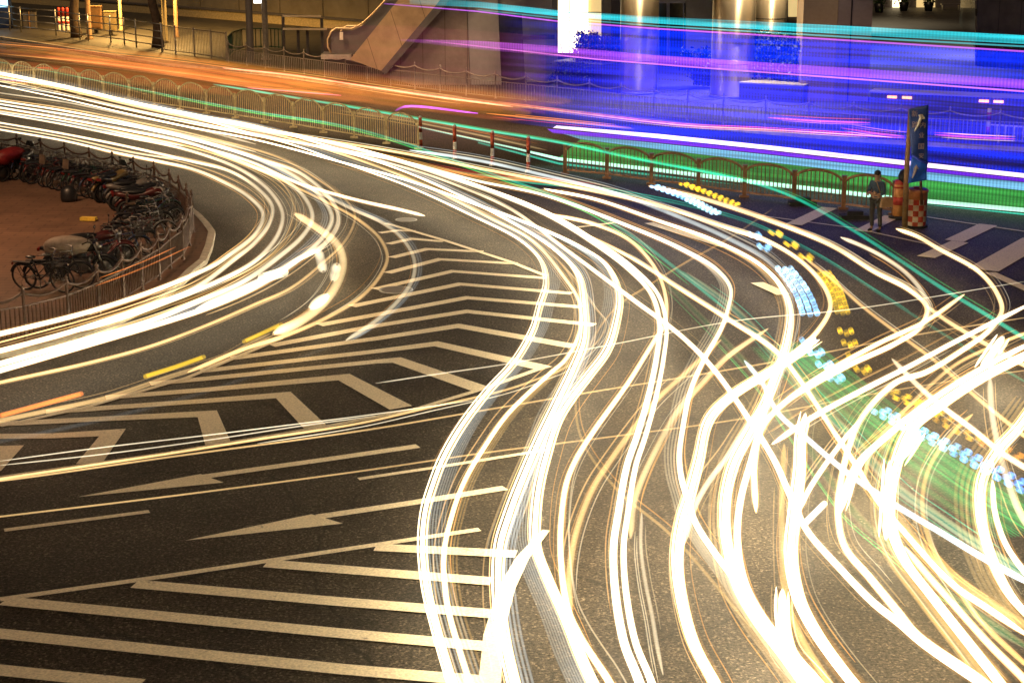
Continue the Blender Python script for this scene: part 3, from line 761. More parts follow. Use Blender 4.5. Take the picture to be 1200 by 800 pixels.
# ------------------------------------------------------------------ bicycles and motorbikes on the island
def paint(name, col): return plain(name, col, .35, .1, var=.15)
def make_bicycle(framemat, basket=True, child_seat=False, saddlemat=None, label=""):
    root = empty("bicycle"); tag(root, label, "bicycle", "bicycles parked on the island")
    for x in (-.53, .53):
        w = empty("wheel"); w.parent = root; w.location = (x,0,.34)
        b = MB(); b.torus((0,0,0), .325, .022, n=22); b.build("tyre", M['rubber'], w)
        b = MB(); b.torus((0,0,0), .298, .010, n=22, k=4)
        for k in range(9):
            a = 2*math.pi*k/9; b.bar((0,0,0), (.3*math.cos(a),0,.3*math.sin(a)), .006, .006)
        b.tube([(0,-.05,0),(0,.05,0)], .025, 6); b.build("rim", M['chrome'], w)
        b = MB(); arc = [(.36*math.cos(t), 0, .36*math.sin(t)) for t in [math.radians(d) for d in range(20 if x<0 else 40, 171 if x<0 else 151, 13)]]
        b.tube(arc, .022, 5); b.build("mudguard", framemat, w)
    b = MB(); bb = (-.08,0,.30); sd = (-.22,0,.78); hd = (.36,0,.80); ra = (-.53,0,.34); fa = (.53,0,.34)
    for p, q, r in ((bb,sd,.019),(bb,(.40,0,.68),.021),((-.2,0,.66),(.37,0,.77),.016),(hd,(.43,0,.6),.02)):
        b.tube([p,q], r, 6)
    for s in (-.05,.05):
        b.tube([(ra[0],s,ra[2]),(bb[0],s*.5,bb[2])], .012, 5); b.tube([(ra[0],s,ra[2]),(sd[0],s*.4,sd[2]-.12)], .011, 5)
        b.tube([(fa[0],s,fa[2]),(.43,s,.62)], .013, 5)
    b.build("frame", framemat, root)
    b = MB(); b.ellipsoid((-.26,0,.86), (.14,.085,.04), 10, 6); b.tube([(-.22,0,.76),(-.24,0,.85)], .015, 6); b.build("saddle", saddlemat or M['black_plastic'], root)
    b = MB(); b.tube([(.12,-.28,1.0),(.2,-.29,1.02),(.33,-.2,1.02),(.36,0,.96),(.33,.2,1.02),(.2,.29,1.02),(.12,.28,1.0)], .014, 6)
    b.tube([(.36,0,.78),(.36,0,.97)], .016, 6); b.build("handlebar", M['chrome'], root)
    b = MB(); b.torus((-.08,.05,.30), .09, .008, n=14, k=4); b.bar((-.08,.07,.30),(.03,.07,.17),.02,.012); b.bar((-.08,-.07,.30),(-.19,-.07,.43),.02,.012)
    b.box((.03,.12,.17),(.09,.08,.02)); b.box((-.19,-.12,.43),(.09,.08,.02)); b.build("pedals", M['steel'], root)
    b = MB(); b.bar((-.3,0,.72),(-.78,0,.72),.10,.012); b.bar((-.7,.05,.72),(-.55,.06,.36),.012,.012); b.bar((-.7,-.05,.72),(-.55,-.06,.36),.012,.012); b.build("rack", M['dull'], root)
    b = MB(); b.bar((-.1,.06,.3),(-.2,.1,.0),.02,.02); b.build("kickstand", M['steel'], root)
    b = MB(); b.box((-.80,0,.66),(.02,.06,.05)); b.build("reflector", M['dark_red'], root)
    if basket:
        b = MB()
        for z, k in ((.72,.8),(.80,.87),(.88,.94),(.96,1)):
            w, d = .17*k, .12*k
            b.tube([(.56-d,-w,z),(.56+d,-w,z),(.56+d,w,z),(.56-d,w,z)], .006, 4, closed=True)
        for t in range(5):
            y = -.16+.08*t
            b.bar((.56-.09,y*.8,.72),(.56-.12,y,.96),.006,.006); b.bar((.56+.09,y*.8,.72),(.56+.12,y,.96),.006,.006)
        b.box((.56,0,.72),(.19,.27,.008)); b.build("basket", M['dull'], root)
    if child_seat:
        b = MB(); b.box((-.52,0,.80),(.26,.24,.05)); b.box((-.63,0,.93),(.05,.24,.3)); b.build("child_seat", M['bark'], root)
    return root

def make_motorbike(bodymat, label, screen=False, cover=None):
    root = empty("motorbike"); tag(root, label, "motorbike", "motorbikes parked on the island")
    for x in (-.62,.62):
        w = empty("wheel"); w.parent = root; w.location = (x,0,.30)
        b = MB(); b.torus((0,0,0), .25, .055, n=20, k=7); b.build("tyre", M['rubber'], w)
        b = MB(); b.lathe((0,0,0), [(.02,-.05),(.19,-.03),(.2,0),(.19,.03),(.02,.05)], 14)
        b.v = [(v[0], v[2], v[1]) for v in b.v]; b.build("hub", M['dull'], w)
    b = MB(); secs = [(-.95,.80,.05,.05),(-.75,.78,.12,.09),(-.45,.70,.14,.13),(-.15,.74,.12,.12),(.12,.84,.15,.13),(.32,.84,.12,.12),(.42,.80,.05,.06)]
    n = 10; vs = []; fs = []
    for x,z,w,h in secs:
        for k in range(n):
            a = 2*math.pi*k/n; vs.append((x, w*math.cos(a), z+h*math.sin(a)))
    for i in range(len(secs)-1):
        for k in range(n): fs.append((i*n+k,i*n+(k+1)%n,(i+1)*n+(k+1)%n,(i+1)*n+k))
    fs += [tuple(range(n)), tuple(range((len(secs)-1)*n, len(secs)*n))]
    b.add(vs, fs, 0, True); b.build("tank", bodymat, root)
    b = MB(); b.ellipsoid((-.38,0,.86),(.42,.14,.07),12,6); b.build("seat", M['black_plastic'], root)
    b = MB(); b.box((.02,0,.42),(.42,.26,.30)); b.lathe((.06,0,.55),[(.12,0),(.12,.16)],10); b.box((.0,0,.30),(.55,.2,.1)); b.build("engine", M['dull'], root)
    b = MB()
    for s in (-.09,.09): b.tube([(.62,s,.30),(.42,s,.95)], .028, 6)
    b.build("fork", M['chrome'], root)
    b = MB(); b.tube([(.20,-.38,1.02),(.30,-.3,1.05),(.40,-.1,.98),(.40,.1,.98),(.30,.3,1.05),(.20,.38,1.02)], .017, 6)
    for s in (-.27,.27):
        b.tube([(.32,s,1.05),(.34,s*1.15,1.22)], .008, 4); b.ellipsoid((.34,s*1.2,1.26),(.02,.07,.045),8,5)
    b.build("handlebar", M['dark'], root)
    b = MB(); b.ellipsoid((.50,0,.86),(.10,.11,.11),10,7); b.build("headlight", M['chrome'], root)
    b = MB(); b.box((-1.0,0,.78),(.06,.16,.07)); b.build("tail_light", M['dark_red'], root)
    b = MB(); b.tube([(.1,.14,.34),(-.2,.17,.28),(-.85,.2,.34)], [.03,.035,.05], 8); b.build("exhaust", M['chrome'], root)
    for cx,rr,d1 in ((.62,.33,161),(-.62,.34,171)):
        b = MB(); b.tube([(cx+rr*math.cos(t),0,.30+rr*math.sin(t)) for t in [math.radians(d) for d in range(30,d1,13)]], .05, 6); b.build("mudguard", bodymat, root)
    if screen:
        b = MB(); b.slab([(.48,-.15,1.0),(.48,.15,1.0),(.38,.10,1.2),(.38,-.10,1.2)], .015); b.build("windscreen", M['glass'], root)
    if cover:
        b = MB(); b.ellipsoid((-.1,0,.86),(.85,.32,.34),14,8); b.build("rain_cover", cover, root)
    return root

isl_len = [0]
ipath = offset(ip, -1.15)
for i in range(len(ipath)-1): isl_len.append(isl_len[-1]+(ipath[i+1]-ipath[i]).length)
def isl_at(px, py):                        # the spot seen at a pixel, facing the nearest fence
    p = G(px, py, .13); best = min(ip, key=lambda q: (q-Vector((p.x,p.y,0))).length)
    # nearest point on the fence line
    bd = 1e9; bq = None
    for i in range(len(ip)-1):
        a, c = ip[i], ip[i+1]; d = c-a; t = max(0,min(1,(Vector((p.x,p.y,0))-a).dot(d)/d.dot(d))); q = a+d*t
        if (q-Vector((p.x,p.y,0))).length < bd: bd = (q-Vector((p.x,p.y,0))).length; bq = q; inw = Vector((d.y,-d.x,0)).normalized()
    s_ = (Vector((p.x,p.y,0))-bq).dot(inw); k = max(.95, min(s_*.72, 2.3)); q = bq+inw*k; p = Vector((q.x,q.y,.13))
    return p, math.atan2(bq.y-p.y, bq.x-p.x)
fm = [paint("bike_black",(.02,.02,.022)), paint("bike_blue",(.03,.05,.12)), paint("bike_maroon",(.12,.02,.02)), paint("bike_silver",(.16,.16,.16)), paint("bike_green",(.02,.06,.04))]
protos = {}
def put_bike(px, py, kind, rot, label, lean=.08):
    p, a = isl_at(px, py)
    key = kind
    if key not in protos:
        fmi, basket, cs = kind; protos[key] = make_bicycle(fm[fmi], basket, cs); r = protos[key]
    else: r = copy_tree(protos[key])
    r.location = (p.x,p.y,.13); r.rotation_euler = (lean,0,a+rot); r["label"] = label
    return r
bikes = [
 (16,207,(0,True,False),.35,"black bicycle with a basket right of the red covered motorbike"),
 (31,208,(1,True,False),.15,"dark blue bicycle, second right of the red covered motorbike"),
 (45,211,(0,False,False),.3,"black bicycle without a basket behind the black windscreen motorbike"),
 (60,213,(2,True,False),.1,"maroon bicycle with a basket right of the black windscreen motorbike"),
 (70,216,(0,True,True),.3,"black bicycle with a brown child seat, left of the dark bag"),
 (80,219,(3,False,False),.2,"silver framed bicycle directly behind the dark bag"),
 (91,222,(0,False,True),.35,"black basketless bicycle with a brown child seat right of the dark bag"),
 (100,224,(4,True,False),.1,"dark green bicycle with a basket right of the dark bag"),
 (110,227,(0,True,False),.25,"black bicycle in the row left of the gold seated motorbike"),
 (119,230,(1,False,False),.15,"dark blue basketless bicycle beside the gold seated motorbike"),
 (138,228,(0,True,False),.5,"black bicycle leaning on the gold seated motorbike at the far corner"),
 (170,222,(2,False,False),-.2,"maroon basketless bicycle at the far bend of the fence"),
 (190,228,(0,False,False),.2,"black bicycle nearest the tip of the bend of the fence"),
 (196,240,(3,True,False),-.3,"silver framed bicycle with a basket inside the tip of the bend"),
 (184,254,(0,True,False),.2,"black bicycle with a basket on the near side of the bend"),
 (176,264,(4,False,False),.1,"dark green basketless bicycle on the near side of the bend"),
 (160,270,(0,True,True),-.2,"black bicycle with a child seat near the yellow plank"),
 (146,278,(0,False,False),.25,"black bicycle in front of the yellow plank"),
 (137,288,(2,True,False),.3,"maroon bicycle with a basket just below the yellow plank"),
 (127,297,(0,True,False),-.35,"black bicycle turned sideways right of the red and black motorbike"),
 (113,305,(1,True,False),.2,"dark blue bicycle next to the red and black motorbike"),
 (34,337,(0,False,False),.1,"black bicycle by the fence left of the motorbike with the pale cover"),
 (8,340,(0,True,False),-.2,"black bicycle cut by the left edge of the photo on the near side"),
 (24,196,(0,True,False),.4,"black bicycle squeezed against the fence behind the left end of the row"),
 (68,203,(1,False,False),.5,"dark blue bicycle tucked behind the maroon one by the far fence"),
 (88,208,(0,True,False),.3,"black bicycle by the fence behind the silver framed one"),
 (107,212,(2,True,False),.45,"maroon bicycle by the fence behind the green one"),
 (128,215,(0,False,False),.2,"black basketless bicycle by the fence behind the gold motorbike"),
 (148,217,(4,True,False),.4,"dark green bicycle by the far fence near the bend"),
 (163,232,(0,True,False),-.1,"black bicycle between the windscreen motorbike and the bend"),
 (203,246,(0,False,False),.4,"black bicycle pressed into the innermost tip of the bend"),
 (190,262,(1,True,False),.3,"dark blue bicycle with a basket by the near fence below the bend"),
 (172,274,(0,False,False),.4,"black bicycle with its front wheel touching the near fence"),
 (152,288,(3,False,False),.1,"silver framed basketless bicycle against the near fence"),
 (124,302,(0,True,False),.3,"black bicycle against the near fence right of the red and black motorbike"),
 (92,318,(2,False,False),.6,"maroon bicycle wedged between the two motorbikes on the near side"),
]
for px,py,k,r,lab in bikes:
    put_bike(px,py,k,r,lab, lean=rng.uniform(.04,.16))
mb_red = paint("motorbike_red",(.06,.008,.007)); mb_blk = paint("motorbike_black",(.015,.015,.016)); mb_sil = paint("motorbike_silver",(.14,.13,.12)); gold = paint("gold_vinyl",(.17,.115,.04))
for px,py,mat,scr,cov,rot,lab in [
  (3,212,mb_red,False,plain("red_cover",(.22,.015,.015),.5),.3,"motorbike under a bright red cover at the left end of the row"),
  (52,206,mb_blk,True,None,.9,"black motorbike with a windscreen near the fence, second post from left"),
  (126,236,gold,False,None,.2,"motorbike with a gold body at the front of the far row"),
  (150,232,mb_blk,True,None,.6,"black motorbike with a windscreen right of the gold one"),
  (158,246,mb_sil,False,None,-.1,"silver motorbike with its tail toward the open pavement"),
  (160,258,mb_red,False,None,-.15,"dark red motorbike just below the silver motorbike"),
  (196,250,mb_blk,False,None,.2,"black motorbike deepest inside the bend of the fence"),
  (84,312,mb_red,False,None,.5,"red and black motorbike with its nose toward the near fence"),
  (62,326,mb_blk,False,plain("pale_cover",(.24,.19,.15),.7),.1,"motorbike under a pale cover behind the near fence")]:
    p,a = isl_at(px,py); r = make_motorbike(mat,lab,scr,None); r.location=(p.x,p.y,.13); r.rotation_euler=(.1,0,a+rot)
    if cov:
        b = MB(); b.ellipsoid((-.25,0,.88),(.62,.27,.24),16,9); b.ellipsoid((-.55,.05,.80),(.36,.26,.26),12,8); b.build("rain_cover",cov,r)
# dark bag and yellow plank on the island pavement
p = G(81,236,.13); b = MB(); b.lathe((0,0,0),[(.24,0),(.27,.12),(.24,.36),(.15,.44),(.06,.5)],10); o = b.build("rubbish_bag",M['black_plastic']); o.location=(p.x,p.y,.13); o.scale=(1,.8,1); tag(o,"black rubbish bag standing in front of the bicycle row","bag")
p = G(104,259,.13); root = empty("plank",(p.x,p.y,.13),-.1); tag(root,"small bright yellow board lying on the brown pavement","board")
b = MB(); b.box((0,0,.07),(.46,.22,.09)); b.build("board",plain("yellow_paint",(.8,.55,.08),.4),root); b = MB(); b.box((0,0,.01),(.4,.1,.02)); b.build("batten",M['wood'],root)

# ------------------------------------------------------------------ flag sign, barriers and person at the right
p0 = G(1061,268); yS = p0.y
root = empty("flag_sign",(p0.x,p0.y,0)); tag(root,"tall blue banner sign with a white arrow strapped to a wooden pole","sign")
def L3(px,py,dy=0): return D(px,py,yS+dy)-Vector((p0.x,p0.y,0))
b = MB(); b.tube([L3(1060,268),L3(1063,190),L3(1067,128)],[.085,.075,.06],8); b.build("pole",M['wood'],root)
b = MB(); b.tube([L3(1080,240,.1),L3(1079,214,.1),L3(1081,128,.1)],.045,7); b.build("pole",plain("brown_tube",(.22,.11,.07),.5),root)
navy = plain("navy_banner",(.02,.06,.30),.5,var=.3,scale=3); blue = plain("blue_banner",(.02,.13,.75),.5,var=.3,scale=3)
def banner(name, quad, mat, bulge=.05):
    b = MB(); N, K = 8, 14; a,bb,c,d = [Vector(q) for q in quad]; vs = []
    for s in (0,1):
        for j in range(K+1):
            for i in range(N+1):
                u,v = i/N,j/K; q = a.lerp(bb,u).lerp(d.lerp(c,u),v); q = q + Vector((0,bulge*math.sin(u*6+v*4)*math.sin(math.pi*v)+.03*s,0)); vs.append(q)
    n1 = (N+1)*(K+1); fs = []
    for s in (0,1):
        for j in range(K):
            for i in range(N):
                o = s*n1+j*(N+1)+i; fs.append((o,o+1,o+N+2,o+N+1) if s else (o,o+N+1,o+N+2,o+1))
    for j in range(K):
        for i in (0,N): o=j*(N+1)+i; fs.append((o,o+N+1,o+N+1+n1,o+n1))
    for i in range(N):
        for j in (0,K): o=j*(N+1)+i; fs.append((o,o+1,o+1+n1,o+n1))
    b.add(vs,fs,0,True); return b.build(name,mat,root)
ban = banner("banner",[L3(1065,128,-.12),L3(1088,123,-.12),L3(1087,192,-.12),L3(1068,183,-.12)],navy)
low = banner("lower_banner",[L3(1069,182.6,-.14),L3(1087,192,-.14),L3(1086,211,-.14),L3(1064,215,-.14)],blue)
b = MB(); b.tube([L3(1069,182,-.2),L3(1078,188,-.22),L3(1087,192,-.2)],.03,5); b.build("hem",paint("bright_blue_hem",(.05,.10,.8)),low)
def arrow(parent, pts, head, mat):
    b = MB(); b.tube(pts,[.02,.04,.05,.045],5); b.slab(head,.02); b.build("arrow",mat,parent)
arrow(ban,[L3(1071.5,154,-.24),L3(1076,147,-.24),L3(1079,138,-.24),L3(1078,134.5,-.24)],[L3(1076,135,-.25),L3(1081,134,-.25),L3(1084,139,-.25),L3(1080.5,140,-.25)],M['white'])
arrow(low,[L3(1069,209,-.26),L3(1071.5,203,-.26),L3(1073.5,197,-.26),L3(1073.8,195,-.26)],[L3(1070.5,198,-.27),L3(1074,193,-.27),L3(1077,198.5,-.27),L3(1074,197,-.27)],plain("pale_print",(.45,.38,.42),.6))
ink = plain("pale_lettering",(.40,.30,.34),.6)
for ch,px,py,h in [("新",1072,134,6),("路",1072.5,147,6.5),("内",1081.5,147,5.5),("业",1080,159,5.5),("国",1079.5,172,6),("安",1079.5,183,5)]:
    cu = bpy.data.curves.new("lettering",'FONT'); cu.body = ch; cu.size = h/40*1.25; cu.extrude = .004; cu.align_x='CENTER'; cu.align_y='CENTER'
    t = bpy.data.objects.new("tmp",cu); COL.objects.link(t)
    dg = bpy.context.evaluated_depsgraph_get(); me = bpy.data.meshes.new_from_object(t.evaluated_get(dg)); bpy.data.objects.remove(t)
    o = bpy.data.objects.new("lettering",me); me.materials.clear(); me.materials.append(ink); COL.objects.link(o); o.parent = ban
    o.location = L3(px,py,-.2); o.rotation_euler = (math.pi/2,0,0)

def checker_mat(name, n, zs, c1, c2, c3):
    m, nt, b = new_mat(name); N, L = nt.nodes, nt.links
    tc = N.new("ShaderNodeTexCoord"); sx = N.new("ShaderNodeSeparateXYZ"); L.new(tc.outputs["Object"], sx.inputs[0])
    at = N.new("ShaderNodeMath"); at.operation='ARCTAN2'; L.new(sx.outputs[1],at.inputs[0]); L.new(sx.outputs[0],at.inputs[1])
    def mm(op,a,v):
        x=N.new("ShaderNodeMath"); x.operation=op; L.new(a,x.inputs[0]); x.inputs[1].default_value=v; return x.outputs[0]
    a = mm('FLOOR',mm('MULTIPLY',at.outputs[0],n/(2*math.pi)),0); z = mm('FLOOR',mm('MULTIPLY',sx.outputs[2],1/zs),0)
    ad = N.new("ShaderNodeMath"); L.new(a,ad.inputs[0]); L.new(z,ad.inputs[1])
    md = mm('MODULO',mm('ADD',ad.outputs[0],100),2)
    gt = mm('GREATER_THAN',md,.5)
    mx = N.new("ShaderNodeMix"); mx.data_type='RGBA'; mx.inputs[6].default_value=(*c1,1); mx.inputs[7].default_value=(*c2,1); L.new(gt,mx.inputs[0])
    top = mm('GREATER_THAN',sx.outputs[2],.82); m2 = N.new("ShaderNodeMix"); m2.data_type='RGBA'; L.new(top,m2.inputs[0]); L.new(mx.outputs[2],m2.inputs[6]); m2.inputs[7].default_value=(*c3,1)
    nz = N.new("ShaderNodeTexNoise"); nz.inputs["Scale"].default_value=6; nz.inputs["Detail"].default_value=5; L.new(tc.outputs["Object"],nz.inputs["Vector"])
    mr = N.new("ShaderNodeMapRange"); mr.inputs[1].default_value=.3; mr.inputs[2].default_value=.7; mr.inputs[3].default_value=.65; mr.inputs[4].default_value=1.15; L.new(nz.outputs[0],mr.inputs[0])
    sc = N.new("ShaderNodeVectorMath"); sc.operation='SCALE'; L.new(m2.outputs[2],sc.inputs[0]); L.new(mr.outputs[0],sc.inputs["Scale"]); L.new(sc.outputs[0],b.inputs["Base Color"])
    b.inputs["Roughness"].default_value=.45; return m
chk = checker_mat("red_white_check",12,.165,(.62,.08,.05),(.75,.58,.42),(.55,.20,.08))
p = G(1072.5,265); root = empty("water_barrier",(p.x,p.y,0)); tag(root,"squat orange barrier drum with red and white checks under the banner","traffic barrier")
b = MB(); b.lathe((0,0,0),[(.29,0),(.31,.05),(.31,1.0),(.33,1.02),(.33,1.08),(.26,1.12)],24); b.build("drum",chk,root)
b = MB(); b.lathe((0,0,1.12),[(.12,0),(.12,.04),(.06,.05)],12); b.build("filler_cap",M['red'],root)
b = MB(); b.lathe((0,0,0),[(.36,.0),(.36,.05)],20); b.build("base_ring",M['rubber'],root)
p = G(1052,256); root = empty("channelizer_drum",(p.x,p.y,0)); tag(root,"slim red and orange striped barrier column left of the wooden pole","traffic barrier")
b = MB(); b.lathe((0,0,0),[(.17,.06),(.16,1.0),(.13,1.16)],16); b.build("column",plain("orange_plastic",(.62,.27,.09),.5),root)
b = MB(); b.lathe((0,0,0),[(.172,.42),(.168,.66)],16); b.lathe((0,0,0),[(.166,.92),(.14,1.165)],16); b.build("red_band",M['red'],root)
b = MB(); b.lathe((0,0,0),[(.28,0),(.28,.06),(.2,.09)],16); b.build("base",M['rubber'],root)
q = Vector((p.x+.12,p.y-.05,1.0)); b = MB(); b.lathe((0,0,0),[(.08,-.12),(.17,0),(.19,.13),(.14,.26),(.05,.32)],10); o=b.build("plastic_bag",M['black_plastic']); o.location=q+Vector((0,0,.17)); tag(o,"dark bag sitting on top of the slim barrier column","bag")
# low rubber feet lying by the fence
for px,py,lab in [(1001,256,"dark rubber block on the road left of the standing person"),(940,240,"dark rubber block at the foot of the brown arched fence")]:
    p = G(px,py); b = MB(); b.prism([(-.42,-.22),(.42,-.22),(.42,.22),(-.42,.22)],0,.12); b.prism([(-.24,-.14),(.24,-.14),(.2,.14),(-.2,.14)],.12,.24); o=b.build("rubber_block",M['rubber']); o.location=(p.x,p.y,0); tag(o,lab,"fence foot")
# white barrier with a striped post at the far right edge
p0 = G(1157,168); p1 = G(1245,174); root = empty("road_barrier",p0); tag(root,"white barred road barrier with a red striped end post at the right edge","barrier")
b = MB(); b.lathe((0,0,0),[(.09,0),(.08,1.35)],8); b.build("post",M['white'],root)
b = MB(); b.lathe((0,0,0),[(.094,.35),(.09,.65)],8); b.lathe((0,0,0),[(.09,.9),(.087,1.2)],8); b.build("red_band",M['red'],root)
d = p1-p0; b = MB(); b.bar((.1,0,.72),(d.x,d.y,.72),.05,.05); b.bar((.1,0,.1),(d.x,d.y,.1),.05,.05)
for i in range(1,int(d.length/.33)):
    t=i*.33/d.length; b.bar((d.x*t,d.y*t,.1),(d.x*t,d.y*t,.72),.05,.05)
b.build("panel",M['white'],root)

# the person
def skin_obj(name, verts, edges, radii, mat, parent, root_i=0, sub=2):
    me = bpy.data.meshes.new(name); me.from_pydata(verts,edges,[]); o = bpy.data.objects.new(name,me); COL.objects.link(o)
    md = o.modifiers.new("skin",'SKIN'); md.use_smooth_shade=True
    for i,r in enumerate(radii):
        v = me.skin_vertices[0].data[i]; v.radius = r if isinstance(r,tuple) else (r,r); v.use_root = (i==root_i)
    sb = o.modifiers.new("sub",'SUBSURF'); sb.levels=sub; sb.render_levels=sub
    dg = bpy.context.evaluated_depsgraph_get(); nm = bpy.data.meshes.new_from_object(o.evaluated_get(dg)); bpy.data.objects.remove(o)
    nm.materials.clear(); nm.materials.append(mat)
    for f in nm.polygons: f.use_smooth=True
    o = bpy.data.objects.new(name,nm); COL.objects.link(o)
    if parent is not None: o.parent = parent
    return o
skinm = plain("skin",(.36,.20,.13),.5,var=.1)
V = [(0,0,.95),(0,0,1.10),(0,.01,1.28),(0,.02,1.42),(0,0,1.50),(0,-.02,1.57),(0,-.03,1.66),            # 0-6 pelvis..head
     (-.10,0,.90),(-.11,-.02,.50),(-.11,.03,.09),(-.12,-.12,.05),                                     # 7-10 leg
     (.10,0,.90),(.12,.02,.50),(.13,.06,.09),(.15,-.09,.05),                                          # 11-14 leg
     (-.17,.01,1.40),(-.24,-.03,1.14),(-.08,-.23,1.12),(.02,-.25,1.14),                               # 15-18 arm crossed
     (.17,.01,1.40),(.25,-.02,1.13),(.06,-.25,1.08),(-.06,-.28,1.10)]                                 # 19-22
E_ = [(0,1),(1,2),(2,3),(3,4),(4,5),(5,6),(0,7),(7,8),(8,9),(9,10),(0,11),(11,12),(12,13),(13,14),(3,15),(15,16),(16,17),(17,18),(3,19),(19,20),(20,21),(21,22)]
R_ = [(.14,.10),(.125,.09),(.15,.10),(.12,.085),.055,(.075,.09),(.072,.09),.085,.055,.04,.035,.085,.055,.04,.035,.06,.045,.035,.03,.06,.045,.035,.03]
pp = G(1025,271)
person = skin_obj("person",V,E_,R_,skinm,None); person.location=(pp.x,pp.y,0); person.rotation_euler=(0,0,math.radians(-38))
tag(person,"person in a dark blue shirt standing with folded arms by the brown fence","person")
denim = plain("dark_blue_cloth",(.035,.06,.11),.8,var=.25,scale=12); grey = plain("grey_trousers",(.06,.055,.055),.8,var=.25,scale=12)
skin_obj("shirt",[V[0],V[1],V[2],V[3],(0,.01,1.46),V[15],V[16],(-.16,-.13,1.13),V[19],V[20],(.15,-.14,1.10)],[(0,1),(1,2),(2,3),(3,4),(3,5),(5,6),(6,7),(3,8),(8,9),(9,10)],
         [(.155,.115),(.145,.105),(.165,.115),(.135,.1),.06,.075,.06,.05,.075,.06,.05],denim,person)
skin_obj("trousers",[(0,0,.98),V[7],V[8],(-.11,.03,.12),V[11],V[12],(.13,.06,.12)],[(0,1),(1,2),(2,3),(0,4),(4,5),(5,6)],[(.15,.11),.10,.072,.062,.10,.072,.062],grey,person)
b = MB(); b.ellipsoid((-.115,-.07,.045),(.05,.13,.045),10,6); b.ellipsoid((.14,-.04,.045),(.05,.13,.045),10,6); b.build("shoes",M['black_plastic'],person)
b = MB(); b.ellipsoid((0,.0,1.685),(.095,.105,.09),12,8); b.ellipsoid((0,.06,1.62),(.085,.06,.09),10,7); b.build("hair",M['dark'],person)
b = MB(); b.ellipsoid((0,-.122,1.635),(.014,.022,.028),8,6); b.ellipsoid((-.083,-.02,1.63),(.012,.025,.035),8,5); b.ellipsoid((.083,-.02,1.63),(.012,.025,.035),8,5); b.build("nose_and_ears",skinm,person)
b = MB()
for s in (-.033,.033): b.ellipsoid((s,-.108,1.66),(.014,.008,.009),8,5)
b.ellipsoid((0,-.114,1.588),(.028,.006,.007),8,5); b.build("eyes_and_mouth",plain("dark_features",(.06,.025,.02),.4),person)
for cx,cy,cz,sg in [(.04,-.265,1.155,1),(-.085,-.30,1.115,-1)]:
    b = MB()
    for k in range(4):
        o2=.018*k-.027; L_=.075+.012*(1 if k in (1,2) else 0)
        b.tube([(cx,cy-.012,cz+o2),(cx+sg*L_*.55,cy-.018,cz+o2),(cx+sg*L_,cy+.012,cz+o2*.9)],[.011,.010,.007],6)
    b.tube([(cx-sg*.01,cy,cz+.03),(cx+sg*.03,cy-.02,cz+.055)],[.012,.008],6); b.build("fingers",skinm,person)
bag = empty("handbag",(pp.x+.27,pp.y-.12,.72),.3); tag(bag,"tan shoulder bag hanging at the hip of the standing person","bag")
b = MB(); b.prism([(-.17,-.06),(.17,-.06),(.2,.06),(-.2,.06)],0,.26); b.ellipsoid((0,0,.26),(.18,.06,.05)); b.build("pouch",plain("tan_leather",(.36,.22,.12),.55,var=.2),bag)
b = MB(); b.tube([(-.12,.02,.25),(-.22,.05,.5),(-.30,.1,.74)],.012,5); b.build("strap",M['wood'],bag)
# ------------------------------------------------------------------ light trails
C = dict(warm=(1,.73,.35), cream=(1,.63,.25), white=(1,.86,.58), cool=(.78,.93,1), amber=(1,.47,.10), gold=(1,.62,.2),
         green=(.03,.75,.18), teal=(.02,.70,.42), yellow=(1,.62,.02), blue=(.05,.40,1), orange=(1,.27,.05), red=(1,.10,.05),
         violet=(.45,.05,1), pink=(1,.25,.75), cyan=(.05,.75,.9), grey=(.62,.72,.72))
GAIN = 1.0; BLUNT = False
def smooth(pts, sub=8):
    P = [Vector((p[0],p[1])) for p in pts]; out = []
    for i in range(len(P)-1):
        a = P[i-1] if i else P[i]*2-P[i+1]; b = P[i]; c = P[i+1]; d = P[i+2] if i+2 < len(P) else c*2-b
        def dist(u,v): return max((u-v).length**.5,1e-3)
        t0=0; t1=t0+dist(a,b); t2=t1+dist(b,c); t3=t2+dist(c,d)      # centripetal: no loops
        for k in range(sub):
            t = t1+(t2-t1)*k/sub
            A1=a*((t1-t)/(t1-t0))+b*((t-t0)/(t1-t0)); A2=b*((t2-t)/(t2-t1))+c*((t-t1)/(t2-t1)); A3=c*((t3-t)/(t3-t2))+d*((t-t2)/(t3-t2))
            B1=A1*((t2-t)/(t2-t0))+A2*((t-t0)/(t2-t0)); B2=A2*((t3-t)/(t3-t1))+A3*((t-t1)/(t3-t1))
            out.append(B1*((t2-t)/(t2-t1))+B2*((t-t1)/(t2-t1)))
    out.append(P[-1]); return out
def lateral(path, off, dz=0.0):
    out = []
    for i,p in enumerate(path):
        t = path[min(i+1,len(path)-1)]-path[max(i-1,0)]; t.z=0
        if t.length<1e-6: t=Vector((1,0,0))
        t.normalize(); out.append(Vector((p.x-t.y*off, p.y+t.x*off, p.z+dz)))
    return out
def strand(path, r, col, s, name, parent=None, power=1.3, sides=8, taper=False):
    b = MB(); R = r
    if path[0].x < -18 and path[0].y > 60 and len(path) > 20:   # upstream end narrowed so the packed stream glows less
        R = [r*(.38+.62*min(1,max(0,(p.x+22)/27))) for p in path]
    if taper:
        n=len(path); R=[r*min(1,.25+3*min(i,n-1-i)/n) for i in range(n)]
    if not isinstance(R, list): R = [R]*len(path)
    if len(path) > 8 and not BLUNT:
        for k, q_ in enumerate((.25,.6,.85)): R[k] *= q_; R[-1-k] *= q_
    b.tube(path, R, sides, cap=False)
    return b.build(name, light_mat(C[col] if isinstance(col,str) else col, s*GAIN, power, far=(.24 if parent is None and s>3 else 1.0)), parent, fix=False)
